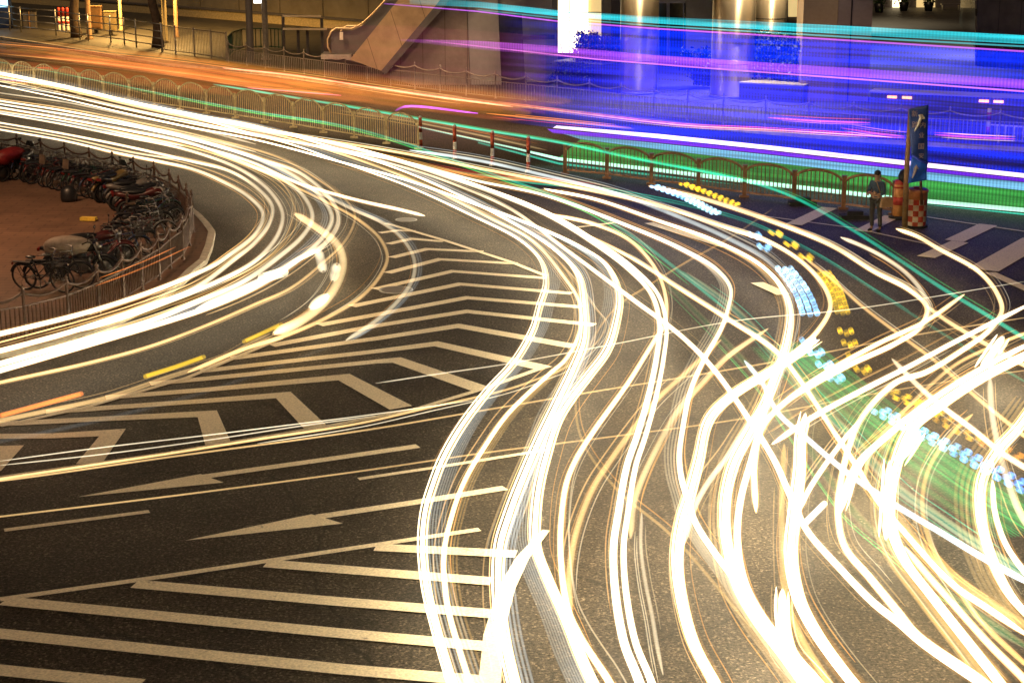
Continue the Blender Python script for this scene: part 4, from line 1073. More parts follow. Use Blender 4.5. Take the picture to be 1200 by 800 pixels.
def trail(label, pts, r=.08, col='warm', s=2.2, edge=.16, hairs=3, fan=None, z=.65, group="white headlight trails", zs=None, twin=None, hcol=('cream','amber','white'), spread=3.0):
    """one vehicle lamp's trail: a bright core, an amber rim and fine streaks running beside it"""
    if pts[0][0] == 300 and 140 < pts[0][1] < 190:      # the stream comes in from the left edge
        y = pts[0][1]-148; pts = [(-40,78+y*.9),(0,85.5+y*.93),(75,101+y*.95),(150,118+y*.97),(225,134+y*.98)]+list(pts)
    q = smooth(pts)
    path = [G(p.x,p.y,z) for p in q]
    keep = [path[0]]
    for p in path[1:]:
        if (p-keep[-1]).length > .12: keep.append(p)
    path = keep
    if r >= .065 and s >= 1.5 and pts[-1][0] > 500: s *= 3.2; r *= .64; edge *= .9
    if twin:
        core = strand(lateral(path,-twin), r, col, s, "light_trail"); strand(lateral(path,twin), r*.8, col, s*.9, "second_core", core)
    elif r >= .064 and len(path) >= 6 and pts[-1][0] > 500:
        core = strand(path, r*.70, col, s, "light_trail")
        strand(lateral(path,-r*.98,.03), r*.26, 'white', s*.8, "side_core", core)
        strand(lateral(path,r*.92,-.03), r*.32, 'warm', s*.8, "side_core", core)
        if rng.random() < .5: strand(lateral(path,rng.choice((-1,1))*r*1.5,.05), r*.13, 'cream', s*.35, "side_core", core)
    else:
        core = strand(path, r, col, s, "light_trail", taper=len(path)<6)
    tag(core, label, "light trail", group)
    if edge: strand(path, r*1.6+(twin or 0), 'amber', edge, "amber_rim", core, 1.0)
    for k in range(hairs):
        off = rng.choice((-1,1))*rng.uniform(r*1.3, r*spread)
        i0 = rng.randint(0,max(0,len(path)//4)); i1 = len(path)-rng.randint(0,max(0,len(path)//4))
        if i1-i0 > 3:
            strand(lateral(path[i0:i1],off,rng.uniform(-.1,.15)), rng.uniform(.008,.016), rng.choice(hcol), rng.uniform(.25,.9), "fine_streak", core, 1.0, 5)
    if fan:
        side,n,sp,fs,fcol = fan
        for k in range(n):
            strand(lateral(path,side*(r*1.1+sp*(k+.5)),.02*k), sp*.42, fcol, fs*(1-.55*k/n), "fan_streak", core, .8, 5)
    return core

T = trail
# --- the left stream turning back round the bicycle island
T("innermost white trail hugging the tip of the bicycle island", [(-30,147),(0,152),(75,165),(140,180),(190,190),(225,198),(257,211),(292,231),(308,250),(301,272),(267,300),(250,311),(187,338),(105,365),(0,391),(-40,400)], .085,'white',2.5, hairs=2)
T("second white trail round the island, just outside the innermost", [(-30,139),(0,144),(75,157),(150,172),(220,188),(270,201),(302,221),(319,242),(316,261),(298,285),(277,302),(228,338),(175,358),(125,375),(75,391),(0,411),(-40,421)], .085,'white',2.6, 0.12, hairs=2)
T("third white trail round the island with a cool white core", [(-30,128),(0,133),(75,146),(150,161),(220,176),(282,199),(317,225),(331,250),(327,272),(310,296),(290,312),(250,332),(200,352),(150,370),(90,388)], .085,'white',2.6, hairs=2)
T("thin amber trail looping loosely outside the third island trail", [(220,166),(290,193),(330,215),(344,238),(341,263),(326,290),(296,314),(260,332)], .022,'gold',.9, 0, 3, group="thin amber trails")
T("fourth white trail round the island, broad at its bend", [(-30,121),(0,126),(75,139),(150,153),(220,167),(295,195),(337,213),(360,236),(366,256),(355,276),(328,300),(285,330),(225,356),(175,376),(100,398),(0,426),(-40,438)], .09,'white',2.4, 0.12, 2)
T("fifth white trail round the island with a cool blue lower edge", [(-30,117),(0,122),(75,134),(150,147),(220,162),(307,188),(355,213),(381,237),(389,256),(379,277),(345,308),(300,336),(250,358),(200,375),(130,396),(0,434),(-40,446)], .09,'white',2.6, 0.05, 3, fan=(-1,3,.06,.3,'cool'))
T("white trail ringing the bright blobs left of the chevrons", [(-30,113),(0,118),(75,130),(150,144),(230,163),(310,188),(355,205),(392,240),(396,262),(378,288),(345,306),(322,320),(275,342),(230,362)], .09,'white',2.3, 0.10,3)
T("slim cream trail swinging wide past the bright blobs", [(-30,111),(0,116),(75,127),(150,141),(250,163),(330,186),(375,212),(407,236),(416,253),(406,280),(375,311),(340,338),(300,356),(240,382),(175,406),(100,426),(0,448),(-40,458)], .05,'cream',1.3, 0.05,2)
T("thick white trail crossing the loops toward the yellow dashes", [(345,250),(370,266),(395,286),(402,306),(397,328),(380,354),(352,376),(320,391)], .11,'warm',2.6, 0.15,3)
T("pale double trail along the left border of the chevrons", [(320,391),(290,405),(262,421),(200,441),(125,466),(62,480),(0,493),(-40,502)], .03,'cream',.45, 0.00,1, twin=.06)
T("cream loop grazing the left tips of the chevrons", [(-30,125),(0,130),(75,142),(150,157),(260,183),(385,238),(425,261),(447,282),(454,302),(446,322),(424,347),(385,371),(340,391),(280,411),(220,436)], .06,'cream',1.5, 0.07,2)
T("outermost grey white loop sweeping through the chevron arms", [(-30,122),(0,127),(75,139),(150,153),(270,182),(380,229),(415,246),(450,262),(472,280),(485,303),(484,326),(466,353),(435,380),(405,399)], .065,'white',1.3, 0.03,1, fan=(1,2,.06,.3,'grey'))
T("faint grey tail of the outermost loop fading to the lower left", [(405,399),(330,427),(240,459),(100,496),(0,517),(-40,525)], .04,'grey',.03,0,0,hcol=('grey',),group="thin grey trails")
T("short amber rimmed trail ending beside the small manhole cover", [(230,170),(300,192),(345,213),(387,226),(425,236),(470,246),(498,253)], .05,'white',2.4, 0.17,1)
lanes = [[(-30,143),(0,148),(75,161),(150,177),(220,192),(262,206),(298,226),(314,246),(309,266),(283,292),(238,325),(180,349),(115,370),(0,401),(-40,411)],
 [(-30,133),(0,138),(75,151),(150,166),(220,181),(278,201),(311,222),(325,246),(322,267),(303,290),(260,321),(200,347),(140,369),(0,418)],
 [(-30,124),(0,129),(75,142),(150,156),(220,171),(290,196),(327,218),(345,242),(347,262),(335,284),(310,308),(255,340),(190,366),(110,392),(0,430)],
 [(-30,119),(0,124),(75,136),(150,150),(225,165),(300,191),(347,213),(374,239),(378,257),(367,277),(336,305),(290,334),(235,359),(170,381),(0,431)]]
for k,(l_,lab) in list(enumerate(zip(lanes,("bundle of fine strands between the two innermost island trails","bundle of fine strands between the second and third island trails","bundle of fine strands between the third and fourth island trails","bundle of fine strands between the fourth and fifth island trails"))))[0:3:2]:
    T(lab, l_, .026, ('cream','white','gold','cream')[k], (1.2,1.6,1.0,1.5)[k], .03, 3, spread=5, hcol=('cream','gold','white'), group="fine strand bundles round the island")
for (x0,y0,x1,y1,lab) in [(373,294,379,318,"bright white flare at the crossing of the loops"),(307,326,335,318,"bright white flare lying on the inner loops"),(395,310,390,330,"bright white flare on the right side of the loops"),(386,345,362,362,"bright white flare above the yellow dashes")]:
    T(lab, [(x0,y0),((x0+x1)/2,(y0+y1)/2),(x1,y1)], .13,'white',2.2,0,0,group="white flares where cars stood")
# --- filler strands of the dense stream at the upper left
dense = [(91,120,151),(100,128,160),(109,135,169),(119,145,178),(131,158,189),(148,178,201)]
names = ["topmost","second","third","fourth","fifth","lowest"]
for k,(a,b_,c_) in enumerate(dense):
    T(names[k]+" of the packed parallel trails at upper left, counted from the pale arched fence", [(-40,a-7),(0,a),(75,(a+b_)/2-2.5),(150,b_),(230,b_+ (c_-b_)*.5-1),(300,c_)] if k<4 else [(-40,a-7),(0,a),(75,(a+b_)/2-2),(150,b_),(215,b_+(c_-b_)*.42)], rng.choice((.06,.075,.09)),rng.choice(('white','white','cream','cool')),rng.choice((1.0,1.4,1.8)),.04,2,group="packed parallel trails at upper left",hcol=('cream','amber','gold'))
# --- the main stream curving from the upper left down to the right and the bottom
T("leftmost white trail of the main stream, with a grey fan along its right side", [(-40,80),(0,85),(75,100),(150,118),(225,137),(300,158),(350,172),(400,190),(475,217),(550,251),(612,283),(635,307),(640,332),(632,360),(625,385),(604,422),(570,460),(540,500),(520,535),(508,565),(498,600),(495,640),(500,690),(512,740),(530,800),(545,840)], .10,'white',2.3,.05,2, fan=(1,6,.045,.42,'grey'))
T("cream trail right of the grey fan, narrowing through an S bend", [(300,152),(400,181),(487,213),(575,256),(625,283),(662,326),(678,352),(680,380),(676,398),(662,422),(645,437),(595,485),(568,523),(545,562),(530,602),(520,652),(525,712),(537,757),(552,805),(562,840)], .075,'warm',2.2,.2,3, fan=(1,3,.05,.3,'gold'))
T("broad white trail whose bottom end has a cool blue right edge", [(300,148),(400,176),(487,206),(590,255),(650,292),(678,322),(685,360),(685,397),(672,432),(652,474),(632,516),(613,560),(597,602),(586,640),(584,688),(590,745),(602,800),(612,840)], .12,'white',2.6,.08,3, fan=(1,3,.05,.45,'cool'))
T("thin white trail bending round and running flat to the left edge", [(650,300),(680,335),(697,360),(710,378),(706,392),(690,410),(660,432),(640,440),(595,456),(500,478),(420,496),(300,515),(200,531),(100,546),(0,561),(-40,567)], .024,'cream',.8,.0,1,group="flat cross trails")
T("broad white trail with a woven grey fan on its left at the bottom", [(300,164),(400,190),(480,212),(560,240),(620,262),(680,289),(712,312),(726,345),(722,380),(712,410),(690,440),(670,466),(654,492),(640,535),(632,568),(628,602),(628,638),(642,677),(664,726),(684,776),(700,810),(714,840)], .11,'white',2.4,.06,2, fan=(-1,7,.04,.40,'grey'))
T("slim white trail with an amber left rim beside the woven grey fan", [(640,250),(700,264),(740,283),(770,318),(781,355),(778,382),(768,397),(735,450),(697,503),(676,536),(664,565),(658,605),(657,650),(665,712),(678,742),(694,768),(712,795),(735,838)], .075,'warm',2.1,.3,4)
T("cream trail joining the amber rimmed one near the bottom", [(845,398),(800,440),(768,470),(740,505),(715,540),(698,566),(685,594),(673,632),(667,675),(668,722)], .05,'cream',1.7,.25,3)
T("cream trail closing in on the right side of the very broad trail", [(900,385),(850,420),(822,450),(795,480),(767,530),(752,562),(742,592),(739,630)], .055,'warm',1.8,.2,3)
T("very broad white trail with a dark hairline down its middle", [(300,150),(400,170),(520,205),(640,250),(702,287),(741,316),(768,346),(777,382),(774,416),(764,466),(751,512),(740,545),(730,602),(725,640),(727,690),(738,752),(755,795),(770,840)], .10,'white',2.8,.1,3, twin=.07)
T("fine white broken trail right of the very broad one", [(752,600),(751,640),(756,680),(764,720),(770,756),(778,795)], .03,'white',1.2,.05,3,hcol=('white',),group="fine broken trails")
T("white trail with several black gaps swinging down between the crossings", [(300,159),(390,174),(480,191),(560,212),(640,229),(740,266),(802,293),(840,316),(856,338),(853,362),(845,385),(824,423),(809,458),(800,502),(796,535),(799,562),(805,582),(815,612),(836,645),(862,680),(912,750),(950,800),(975,838)], .085,'white',2.2,.12,3, fan=(-1,4,.05,.5,'white'))
T("broad white trail bowing left in the lower middle", [(960,398),(910,431),(856,465),(831,492),(819,540),(808,582),(799,612),(794,650),(797,690),(812,750),(838,800),(858,840)], .11,'white',2.5,.35,4)
T("thin curved white trail linking the crossings to the lower middle", [(900,470),(878,495),(852,535),(830,565),(814,594),(800,640)], .05,'white',2.0,.15,2)
T("white trail bowing left through the brightest crossing", [(640,222),(700,234),(770,258),(840,283),(892,311),(917,338),(926,366),(922,402),(910,440),(897,472),(880,505),(860,543),(851,580),(850,618),(856,655),(866,690),(888,728),(926,778),(960,825)], .11,'white',2.5,.25,5, fan=(-1,3,.06,.5,'cream'))
T("second white strand close to the right of the brightest crossing", [(905,440),(896,480),(880,540),(868,585),(864,630),(872,680),(895,725),(945,785),(980,830)], .09,'white',2.3,.2,3)
T("white trail that bends back under the blue dashes", [(300,153),(390,166),(480,181),(560,197),(662,217),(765,239),(852,267),(902,284),(941,308),(966,336),(973,360),(958,388),(935,410),(912,428),(890,450)], .09,'warm',2.2,.25,3)
T("grey white trail inside the bend under the blue dashes", [(480,176),(560,188),(640,206),(720,226),(790,252),(850,278),(900,306),(920,330),(928,355),(926,385),(918,415),(905,450),(898,490)], .06,'grey',1.2,.05,4,hcol=('white','grey'))
T("white arc from the brown fence, third bend from the right edge", [(760,218),(820,232),(900,258),(975,288),(1024,318),(1066,340),(1086,360),(1079,382),(1050,402),(994,428),(919,472),(893,502),(884,545),(886,600)], .09,'warm',2.2,.3,4)
T("short white arc starting left of the person's feet", [(985,278),(1012,289),(1040,304),(1062,320),(1080,341),(1089,362),(1078,384)], .055,'white',1.9,.15,3)
T("white arc springing from the foot of the banner sign", [(1050,268),(1075,277),(1099,291),(1147,318),(1168,343),(1174,364),(1159,387),(1125,412),(1085,436),(1050,448),(1012,486),(996,520),(986,560),(982,600),(990,640),(1020,677),(1052,716),(1075,744),(1150,797),(1190,830)], .09,'warm',2.1,.2,4)
T("very bright upright trail with a pointed top in the lower right", [(944,484),(938,515),(937,550),(931,600),(927,650),(936,700),(956,740),(984,780),(1012,815),(1030,840)], .13,'white',2.9,.4,4)
T("amber edged trail left beside the very bright upright one", [(919,520),(917,560),(916,605),(917,655),(921,700),(938,745),(962,785),(990,825)], .05,'gold',1.2,.2,4)
T("wide white trail sweeping out at the bottom right of centre", [(917,690),(917,725),(925,760),(950,790),(975,820)], .13,'white',2.6,.3,2)
# --- diagonals from upper left to lower right
T("long straight white diagonal from the stream to the lower right corner", [(300,157),(400,178),(480,198),(540,219),(600,246),(660,290),(735,346),(800,395),(836,432),(877,490),(908,540),(926,580),(945,620),(982,663),(1025,707),(1052,728),(1080,752),(1150,800),(1200,832)], .085,'white',2.2,.15,4)
T("cream diagonal crossing the green swath", [(680,272),(740,302),(795,337),(855,375),(910,412),(938,446),(980,510),(1000,540),(1030,588),(1052,614),(1115,683),(1160,714),(1210,748)], .075,'warm',1.9,.3,4)
T("thin cream straight diagonal passing through the right hand arcs", [(940,300),(975,327),(1012,360),(1061,397),(1100,426),(1144,465),(1172,488),(1215,522)], .04,'cream',1.7,.15,1)
T("white diagonal that starts abruptly above the blue dashes", [(1045,420),(1070,446),(1100,473),(1140,503),(1175,531),(1215,556)], .055,'white',2.4,.1,1)
T("cold white straight diagonal running over the teal band", [(872,422),(893,448),(912,484),(945,513),(970,535),(996,556),(1050,592),(1100,622),(1150,652),(1215,688)], .05,'cool',2.2,.05,1)
T("white diagonal from the third right hand bend to the right edge", [(1085,358),(1110,376),(1159,405),(1215,436)], .05,'warm',1.9,.15,2)
T("long amber line running down from the brown fence over the lower road", [(905,245),(850,282),(800,310),(760,335),(720,362),(690,405),(676,450),(680,510),(720,570),(790,630),(880,735)], .028,'gold',.5,0,1,group="thin amber trails",z=.3)
# --- right hand fans
T("wide white trail falling from the right edge to the bottom right", [(1215,410),(1150,443),(1100,476),(1068,502),(1050,545),(1042,600),(1057,650),(1096,703),(1137,755),(1172,800),(1195,832)], .12,'white',2.4,.35,5, fan=(-1,3,.07,.5,'gold'))
T("white trail doubling back beside the right edge", [(1215,470),(1195,499),(1168,530),(1151,562),(1150,607),(1165,660),(1185,698),(1215,732)], .11,'white',2.4,.35,6, fan=(-1,4,.08,.4,'gold'))
T("white trail just inside the one doubling back at the right edge", [(1163,562),(1166,600),(1180,640),(1215,688)], .07,'white',2.1,.15,2)
T("thin golden arc crossing the teal band", [(1140,485),(1117,506),(1088,550),(1081,595),(1093,642),(1124,692),(1150,728),(1215,790)], .04,'gold',1.5,.12,4)
T("thin cream arc from the right over the green swath", [(1215,385),(1165,405),(1120,427),(1080,461),(1040,503),(1020,530),(1013,562)], .04,'cream',1.6,.12,4)
T("upright white trail near the right edge", [(1160,440),(1162,480),(1170,523),(1180,560),(1195,600),(1215,630)], .06,'white',1.9,.15,3)
T("wide cream trail fanning to the bottom right corner", [(1060,640),(1080,665),(1115,705),(1160,755),(1200,795),(1230,830)], .08,'cream',1.5,.2,4)
T("tan trail below the cold white line", [(1050,600),(1080,640),(1115,672),(1160,705),(1220,745)], .06,'gold',.8,.1,2)
T("cream trail rising to the right edge from the brightest crossing", [(912,476),(962,440),(1030,402),(1085,376),(1130,345)], .08,'warm',1.9,.25,5)
T("white trail slanting from the green swath to the right edge", [(905,520),(950,490),(1005,460),(1060,432),(1120,400),(1215,352)], .08,'white',2.0,.25,5)
T("broad white trail slanting through the blue dashes to the right edge", [(985,600),(1005,545),(1040,510),(1090,470),(1150,432),(1215,398)], .12,'white',2.2,.3,5)
T("white trail from the lower crossing toward the right edge, below the blue dashes", [(935,600),(950,570),(985,520),(1010,490)], .07,'white',1.9,.2,3)
for (x0,y0,x1,y1,r,lab) in [(1176,394,1150,433,.2,"bright white flare near the right edge"),(1043,540,1038,632,.15,"bright white flare standing on the teal band"),(1078,505,1052,545,.15,"bright white flare at the end of the blue dashes"),(942,614,966,590,.08,"pale flare beside the lowest crossing")]:
    T(lab,[(x0,y0),((x0+x1)/2,(y0+y1)/2),(x1,y1)],r,'white',2.4,0,0,group="white flares where cars stood")
# --- flat cross trails
T("upper flat cream trail crossing the whole lower road", [(-40,566),(0,563),(200,535),(420,505),(570,480),(700,458),(800,442),(940,418),(1075,392),(1215,370)], .018,'cream',.5,.0,0,group="flat cross trails")
T("lower flat golden trail crossing the whole lower road", [(-40,610),(0,605),(200,581),(420,552),(570,530),(720,511),(872,490),(1025,461),(1150,441),(1215,432)], .016,'cream',.4,.0,0,group="flat cross trails")
T("thin pale line crossing the chevron legs, higher one", [(0,540),(120,524),(240,510),(345,497),(440,485),(560,468)], .011,'white',.7,0,0,group="flat cross trails")
T("thin pale line from the chevron legs across the right hand arcs", [(440,449),(520,437),(595,426),(720,403),(860,376),(1000,362),(1200,330)], .013,'white',.7,0,0,group="flat cross trails")
T("thin pale line crossing the chevron legs, lower one", [(0,545),(120,532),(240,516),(345,500),(440,487)], .011,'white',.6,0,0,group="flat cross trails")
# --- amber dashes of a turn signal
for pts,col,lab in [([(170,441),(205,430),(239,418)],'yellow',"yellow dash of a turn signal, middle of three beside the chevrons"),([(286,400),(308,390),(329,380)],'yellow',"yellow dash of a turn signal nearest the bright loops"),([(0,487),(48,474),(96,461)],'orange',"orange dash of a turn signal at the left edge")]:
    BLUNT = True; T(lab,pts,.05,col,1.0,0,0,group="turn signal dashes"); BLUNT = False
T("thin red streak along the foot of the island fence", [(112,335),(165,315),(222,289)], .018,'orange',.7,0,1,hcol=('orange',),z=.9,group="red tail light streaks")
# --- green, teal trails
T("emerald line crossing the stream behind the pale arched fence", [(-40,68),(0,73),(100,92),(220,116),(300,131),(400,147),(470,166),(540,191),(600,212),(640,226),(700,251),(750,283),(800,321),(850,362)], .05,'teal',.9,0,2,hcol=('green',),z=1.0,group="green and teal trails")
T("emerald line sweeping from the bollards to the right edge", [(250,99),(330,112),(420,127),(500,141),(570,153),(650,166),(750,187),(870,211),(930,231),(1000,270),(1050,302),(1100,335),(1150,365),(1215,405)], .05,'teal',1.1,0,1,hcol=('green',),z=1.1,group="green and teal trails")
T("teal band running beside the cold white diagonal", [(800,318),(860,362),(905,410),(950,462),(1000,515),(1050,570),(1100,606),(1150,640),(1215,680)], .11,'teal',.42,0,2,hcol=('teal',),z=.9,group="green and teal trails")
T("dark green ribbon curving to the lower right corner", [(775,325),(810,360),(850,400),(900,455),(945,520),(975,565),(1010,610),(1060,652),(1110,695),(1160,730),(1215,765)], .10,'green',.16,0,2,hcol=('green',),z=.5,group="green and teal trails")
sw = T("wide green swath of fine lines below the blue dashes", [(915,405),(950,436),(990,470),(1040,510),(1090,545),(1140,580),(1215,628)], .02,'green',.35,0,0,z=.9,group="green and teal trails")
pth = [G(p.x,p.y,.9) for p in smooth([(915,405),(950,436),(990,470),(1040,510),(1090,545),(1140,580),(1215,628)])]
for k in range(26):
    off = -.62+1.24*k/25
    strand(lateral(pth,off,.004*k),.022,'green',rng.uniform(.15,.5) if abs(off)<.4 else rng.uniform(.06,.25),"fine_line",sw,.8,5)
T("thin green line under the brown fence", [(560,204),(620,214),(700,222),(800,240),(880,262),(960,300),(1040,350),(1120,400),(1215,455)], .035,'teal',.32,0,1,hcol=('teal',),z=.6,group="green and teal trails")
# --- dotted blue and yellow trails of the destination boards
def dashes(label, pts, n, r, cols, s, duty=.5, rows=3, gap=.11, z=1.0):
    q = smooth(pts,24); path = [G(p.x,p.y,z) for p in q]
    L = [0]
    for a,b_ in zip(path[:-1],path[1:]): L.append(L[-1]+(b_-a).length)
    def at(s_):
        for i in range(len(L)-1):
            if s_<=L[i+1]: return path[i].lerp(path[i+1],(s_-L[i])/max(L[i+1]-L[i],1e-6))
        return path[-1]
    root = empty("dotted_trail",path[0]); tag(root,label,"light trail","dotted blue and yellow trails")
    for k in range(n):
        for rw in range(rows):
            a = L[-1]*(k+.02+.2*(rw%2))/n; b_ = a+L[-1]*duty/n
            p0,p1 = at(a)-path[0],at(b_)-path[0]; t=(p1-p0); t.z=0; t.normalize(); nn=Vector((-t.y,t.x,0))*(gap*(rw-(rows-1)/2))
            col = cols[min(int(k/n*len(cols)),len(cols)-1)]
            strand([p0.lerp(p1,.0)+nn,p0.lerp(p1,.12)+nn,p0.lerp(p1,.5)+nn,p0.lerp(p1,.88)+nn,p1+nn],[r*.35,r*.62,r*.66,r*.62,r*.35],col,1.05*s*rng.uniform(.45,1.35),"dot",root,.7,8)
lb=(.25,.62,1)
dashes("row of blue white dots starting under the brown fence",[(766,218),(800,230),(842,251)],14,.085,[lb,(.5,.8,1)],1.6)
dashes("row of golden dots beside the blue ones under the brown fence",[(800,215),(832,227),(866,241)],10,.075,[C['yellow']],1.0)
dashes("few blue white dots above the tall blue dashes",[(882,272),(905,300)],2,.09,[lb],1.5,.4)
dashes("tall column of blue white dashes inside the bend",[(918,313),(935,335),(944,352),(950,370)],9,.10,[(.45,.75,1),lb],1.7,.7,gap=.15)
dashes("scattered golden dots right of the brown fence's blue dots",[(905,270),(935,292),(958,312)],3,.08,[C['yellow']],.9,.4)
dashes("column of golden dashes right of the tall blue dashes",[(965,318),(978,338),(988,368)],9,.09,[C['yellow']],.9,.75)
dashes("pale blue dots dropping through the crossings",[(945,396),(965,425),(990,455)],4,.09,[lb],1.4,.35)
dashes("golden dots dropping beside the pale blue dots",[(990,385),(1003,420),(1020,445)],4,.085,[C['yellow']],.9,.35)
dashes("blue dashes along the upper edge of the green swath",[(1030,480),(1075,505),(1120,527),(1160,549),(1215,578)],15,.08,[lb,(.2,.6,1),(.12,.45,1),(.1,.35,1)],1.2,.5,gap=.13)
dashes("golden dashes fading to orange above the blue dashes",[(1040,458),(1080,476),(1120,500),(1160,520),(1215,548)],13,.07,[C['yellow'],(1,.5,.03),(1,.35,.03)],.5,.5,gap=.13)
# --- tail light streaks on the far carriageway
far_streaks = [([(-20,50),(100,60),(250,77),(330,90),(420,102)],'orange',.7,.06,"orange tail light streak along the far kerb at upper left"),
 ([(262,80),(340,88),(420,100),(500,112),(600,125)],'red',1.1,.07,"bright red streak along the kerb below the scalloped fence"),
 ([(560,118),(680,133),(800,147),(900,152),(1060,162)],'red',.35,.05,"long red streak running into the blue curtain"),
 ([(290,103),(340,107),(400,112)],(1,.12,.25),1.0,.03,"short pink streak above the pale arched fence"),
 ([(0,63),(120,74),(250,90),(380,110)],'orange',.30,.12,"broad dull orange streak on the upper left carriageway"),
 ([(0,84),(60,82),(85,88),(180,113)],'gold',.6,.03,"short golden streak behind the left panels of the pale arched fence"),
 ([(570,133),(650,141),(740,150)],'orange',.7,.03,"short orange streak in the middle of the far carriageway"),
 ([(900,138),(960,142),(1020,144)],(1,.1,.3),.55,.05,"short crimson streak inside the blue curtain"),
 ([(985,150),(1030,157),(1060,160)],(1,.1,.3),.45,.04,"second crimson streak lower inside the blue curtain"),
 ([(1095,158),(1140,161),(1190,163)],(1,.1,.4),.45,.04,"crimson streak right of the banner sign"),
 ([(0,93),(40,97)],'violet',.5,.03,"violet streak behind the arched fence at the left edge"),
 ([(400,130),(480,142),(560,158),(640,176)],'gold',.12,.1,"dull olive streak behind the bollards"),
 ([(480,190),(560,205),(640,212),(720,222)],'gold',.35,.03,"thin brown gold streak at the foot of the bollards")]
for pts,col,s,r,lab in far_streaks:
    T(lab,pts,r,col,s,0,4,z=.75,group="tail light streaks on the far carriageway",hcol=('orange','red','gold') ,spread=9)
for pts,lab,col,s_ in [([(-40,49),(60,60),(190,76),(300,93),(430,112)],"broad orange wash of added tail light glow along the upper left carriageway",(1,.32,.06),.085),
   ([(-40,62),(60,72),(190,89),(300,106),(400,122)],"broad golden brown wash of added glow just behind the pale arched fence",(1,.36,.06),.06),
   ([(200,78),(330,94),(450,109),(560,123),(640,132)],"broad red brown wash of added glow below the scalloped fence",(1,.13,.05),.05)]:
    t_ = T(lab,pts,.05,col,s_,0,0,z=.75,group="washes of tail light streaks")
    pth = [G(p.x,p.y,.75) for p in smooth(pts)]
    for k in range(22):  # tubes added to lay the orange tail light glow over the far road
        i0=rng.randint(0,10); i1=len(pth)-rng.randint(0,10)
        strand(lateral(pth[i0:i1],rng.uniform(-2.3,2.3),rng.uniform(-.3,.3)),rng.uniform(.05,.32),(1,rng.uniform(.12,.4),rng.uniform(.02,.08)),s_*rng.uniform(.5,1.5),"fine_streak",t_,.8,6)
for pts,lab in [([(463,130),(475,125),(560,133)],"short magenta streak above the bollards")]:
    T(lab,pts,.05,(.7,.08,1),1.2,0,0,z=.8,group="violet streaks")

# --- the lit side of a passing bus drawn out into upright curtains of light
CA, CB = G(640,193), G(1210,253)
CA2 = CA+(CA-CB)*.6; CB2 = CB+(CB-CA)*.25
def curtain_mat(name, col, s, streak, dots, fade, floor=.0):
    m = bpy.data.materials.new(name); m.use_nodes=True; nt=m.node_tree; N,L=nt.nodes,nt.links; N.clear()
    out=N.new("ShaderNodeOutputMaterial"); ad=N.new("ShaderNodeAddShader"); tr=N.new("ShaderNodeBsdfTransparent"); em=N.new("ShaderNodeEmission")
    em.inputs[0].default_value=(*col,1); uv=N.new("ShaderNodeUVMap")
    sp=N.new("ShaderNodeSeparateXYZ"); L.new(uv.outputs[0],sp.inputs[0])
    def mth(op,a,b_=None,c=None):
        x=N.new("ShaderNodeMath"); x.operation=op
        for i,v in enumerate((a,b_)):
            if v is None: continue
            if isinstance(v,(int,float)): x.inputs[i].default_value=v
            else: L.new(v,x.inputs[i])
        return x.outputs[0]
    cmb=N.new("ShaderNodeCombineXYZ"); L.new(mth('MULTIPLY',sp.outputs[0],.10),cmb.inputs[0]); L.new(mth('MULTIPLY',sp.outputs[1],5.0),cmb.inputs[1])
    nz=N.new("ShaderNodeTexNoise"); nz.inputs["Scale"].default_value=1.0; nz.inputs["Detail"].default_value=4; L.new(cmb.outputs[0],nz.inputs["Vector"])
    mr=N.new("ShaderNodeMapRange"); mr.inputs[1].default_value=.32; mr.inputs[2].default_value=.68; mr.inputs[3].default_value=1-streak; mr.inputs[4].default_value=1+streak; L.new(nz.outputs[0],mr.inputs[0])
    wx=mth('ADD',mth('MULTIPLY',mth('SINE',mth('MULTIPLY',sp.outputs[0],2*math.pi/.11)),dots),1.0)
    wy=mth('ADD',mth('MULTIPLY',mth('SINE',mth('MULTIPLY',sp.outputs[1],2*math.pi/.09)),dots*.18),1.0)
    fd=N.new("ShaderNodeMapRange"); fd.inputs[1].default_value=fade[0]; fd.inputs[2].default_value=fade[1]; fd.inputs[3].default_value=floor; fd.inputs[4].default_value=1; fd.interpolation_type='SMOOTHSTEP'; L.new(sp.outputs[0],fd.inputs[0])
    st=mth('MULTIPLY',mth('MULTIPLY',mth('MULTIPLY',wx,wy),mth('MULTIPLY',mr.outputs[0],fd.outputs[0])),s)
    L.new(st,em.inputs[1]); L.new(tr.outputs[0],ad.inputs[0]); L.new(em.outputs[0],ad.inputs[1]); L.new(ad.outputs[0],out.inputs[0]); return m
def curtain(label, top, bot, col, s, streak=.3, dots=.25, fade=(-1,0), floor=0., depth=0.0, name="light_curtain"):
    tp=[onplane(x,y,CA2,CB2) for x,y in top]; bt=[onplane(x,y,CA2,CB2) for x,y in bot]
    d=(CB2-CA2).normalized(); nn=Vector((-d.y,d.x,0))
    n=len(tp); vs=[p+nn*depth for p in tp]+[p+nn*depth for p in bt]
    me=bpy.data.meshes.new(name); me.from_pydata([tuple(v) for v in vs],[],[(i,n+i,n+i+1,i+1) for i in range(n-1)])
    ul=me.uv_layers.new(name="UVMap")
    for lp in me.loops:
        v=vs[lp.vertex_index]; ul.data[lp.index].uv=((v-CA).dot(d), v.z)
    me.materials.append(curtain_mat("curtain_light",col,s,streak,dots,fade,floor)); me.update()
    o=bpy.data.objects.new(name,me); COL.objects.link(o); tag(o,label,"light curtain","light curtains of the passing bus"); return o
curtain("bright cyan band of light along the top of the blue curtain",[(480,-2),(560,2),(650,12),(770,20),(1000,31),(1225,43)],[(480,5),(560,9),(650,19),(770,28),(1000,41),(1225,53)],(.03,.65,.75),.95,.85,.1,(-7,2),.15)
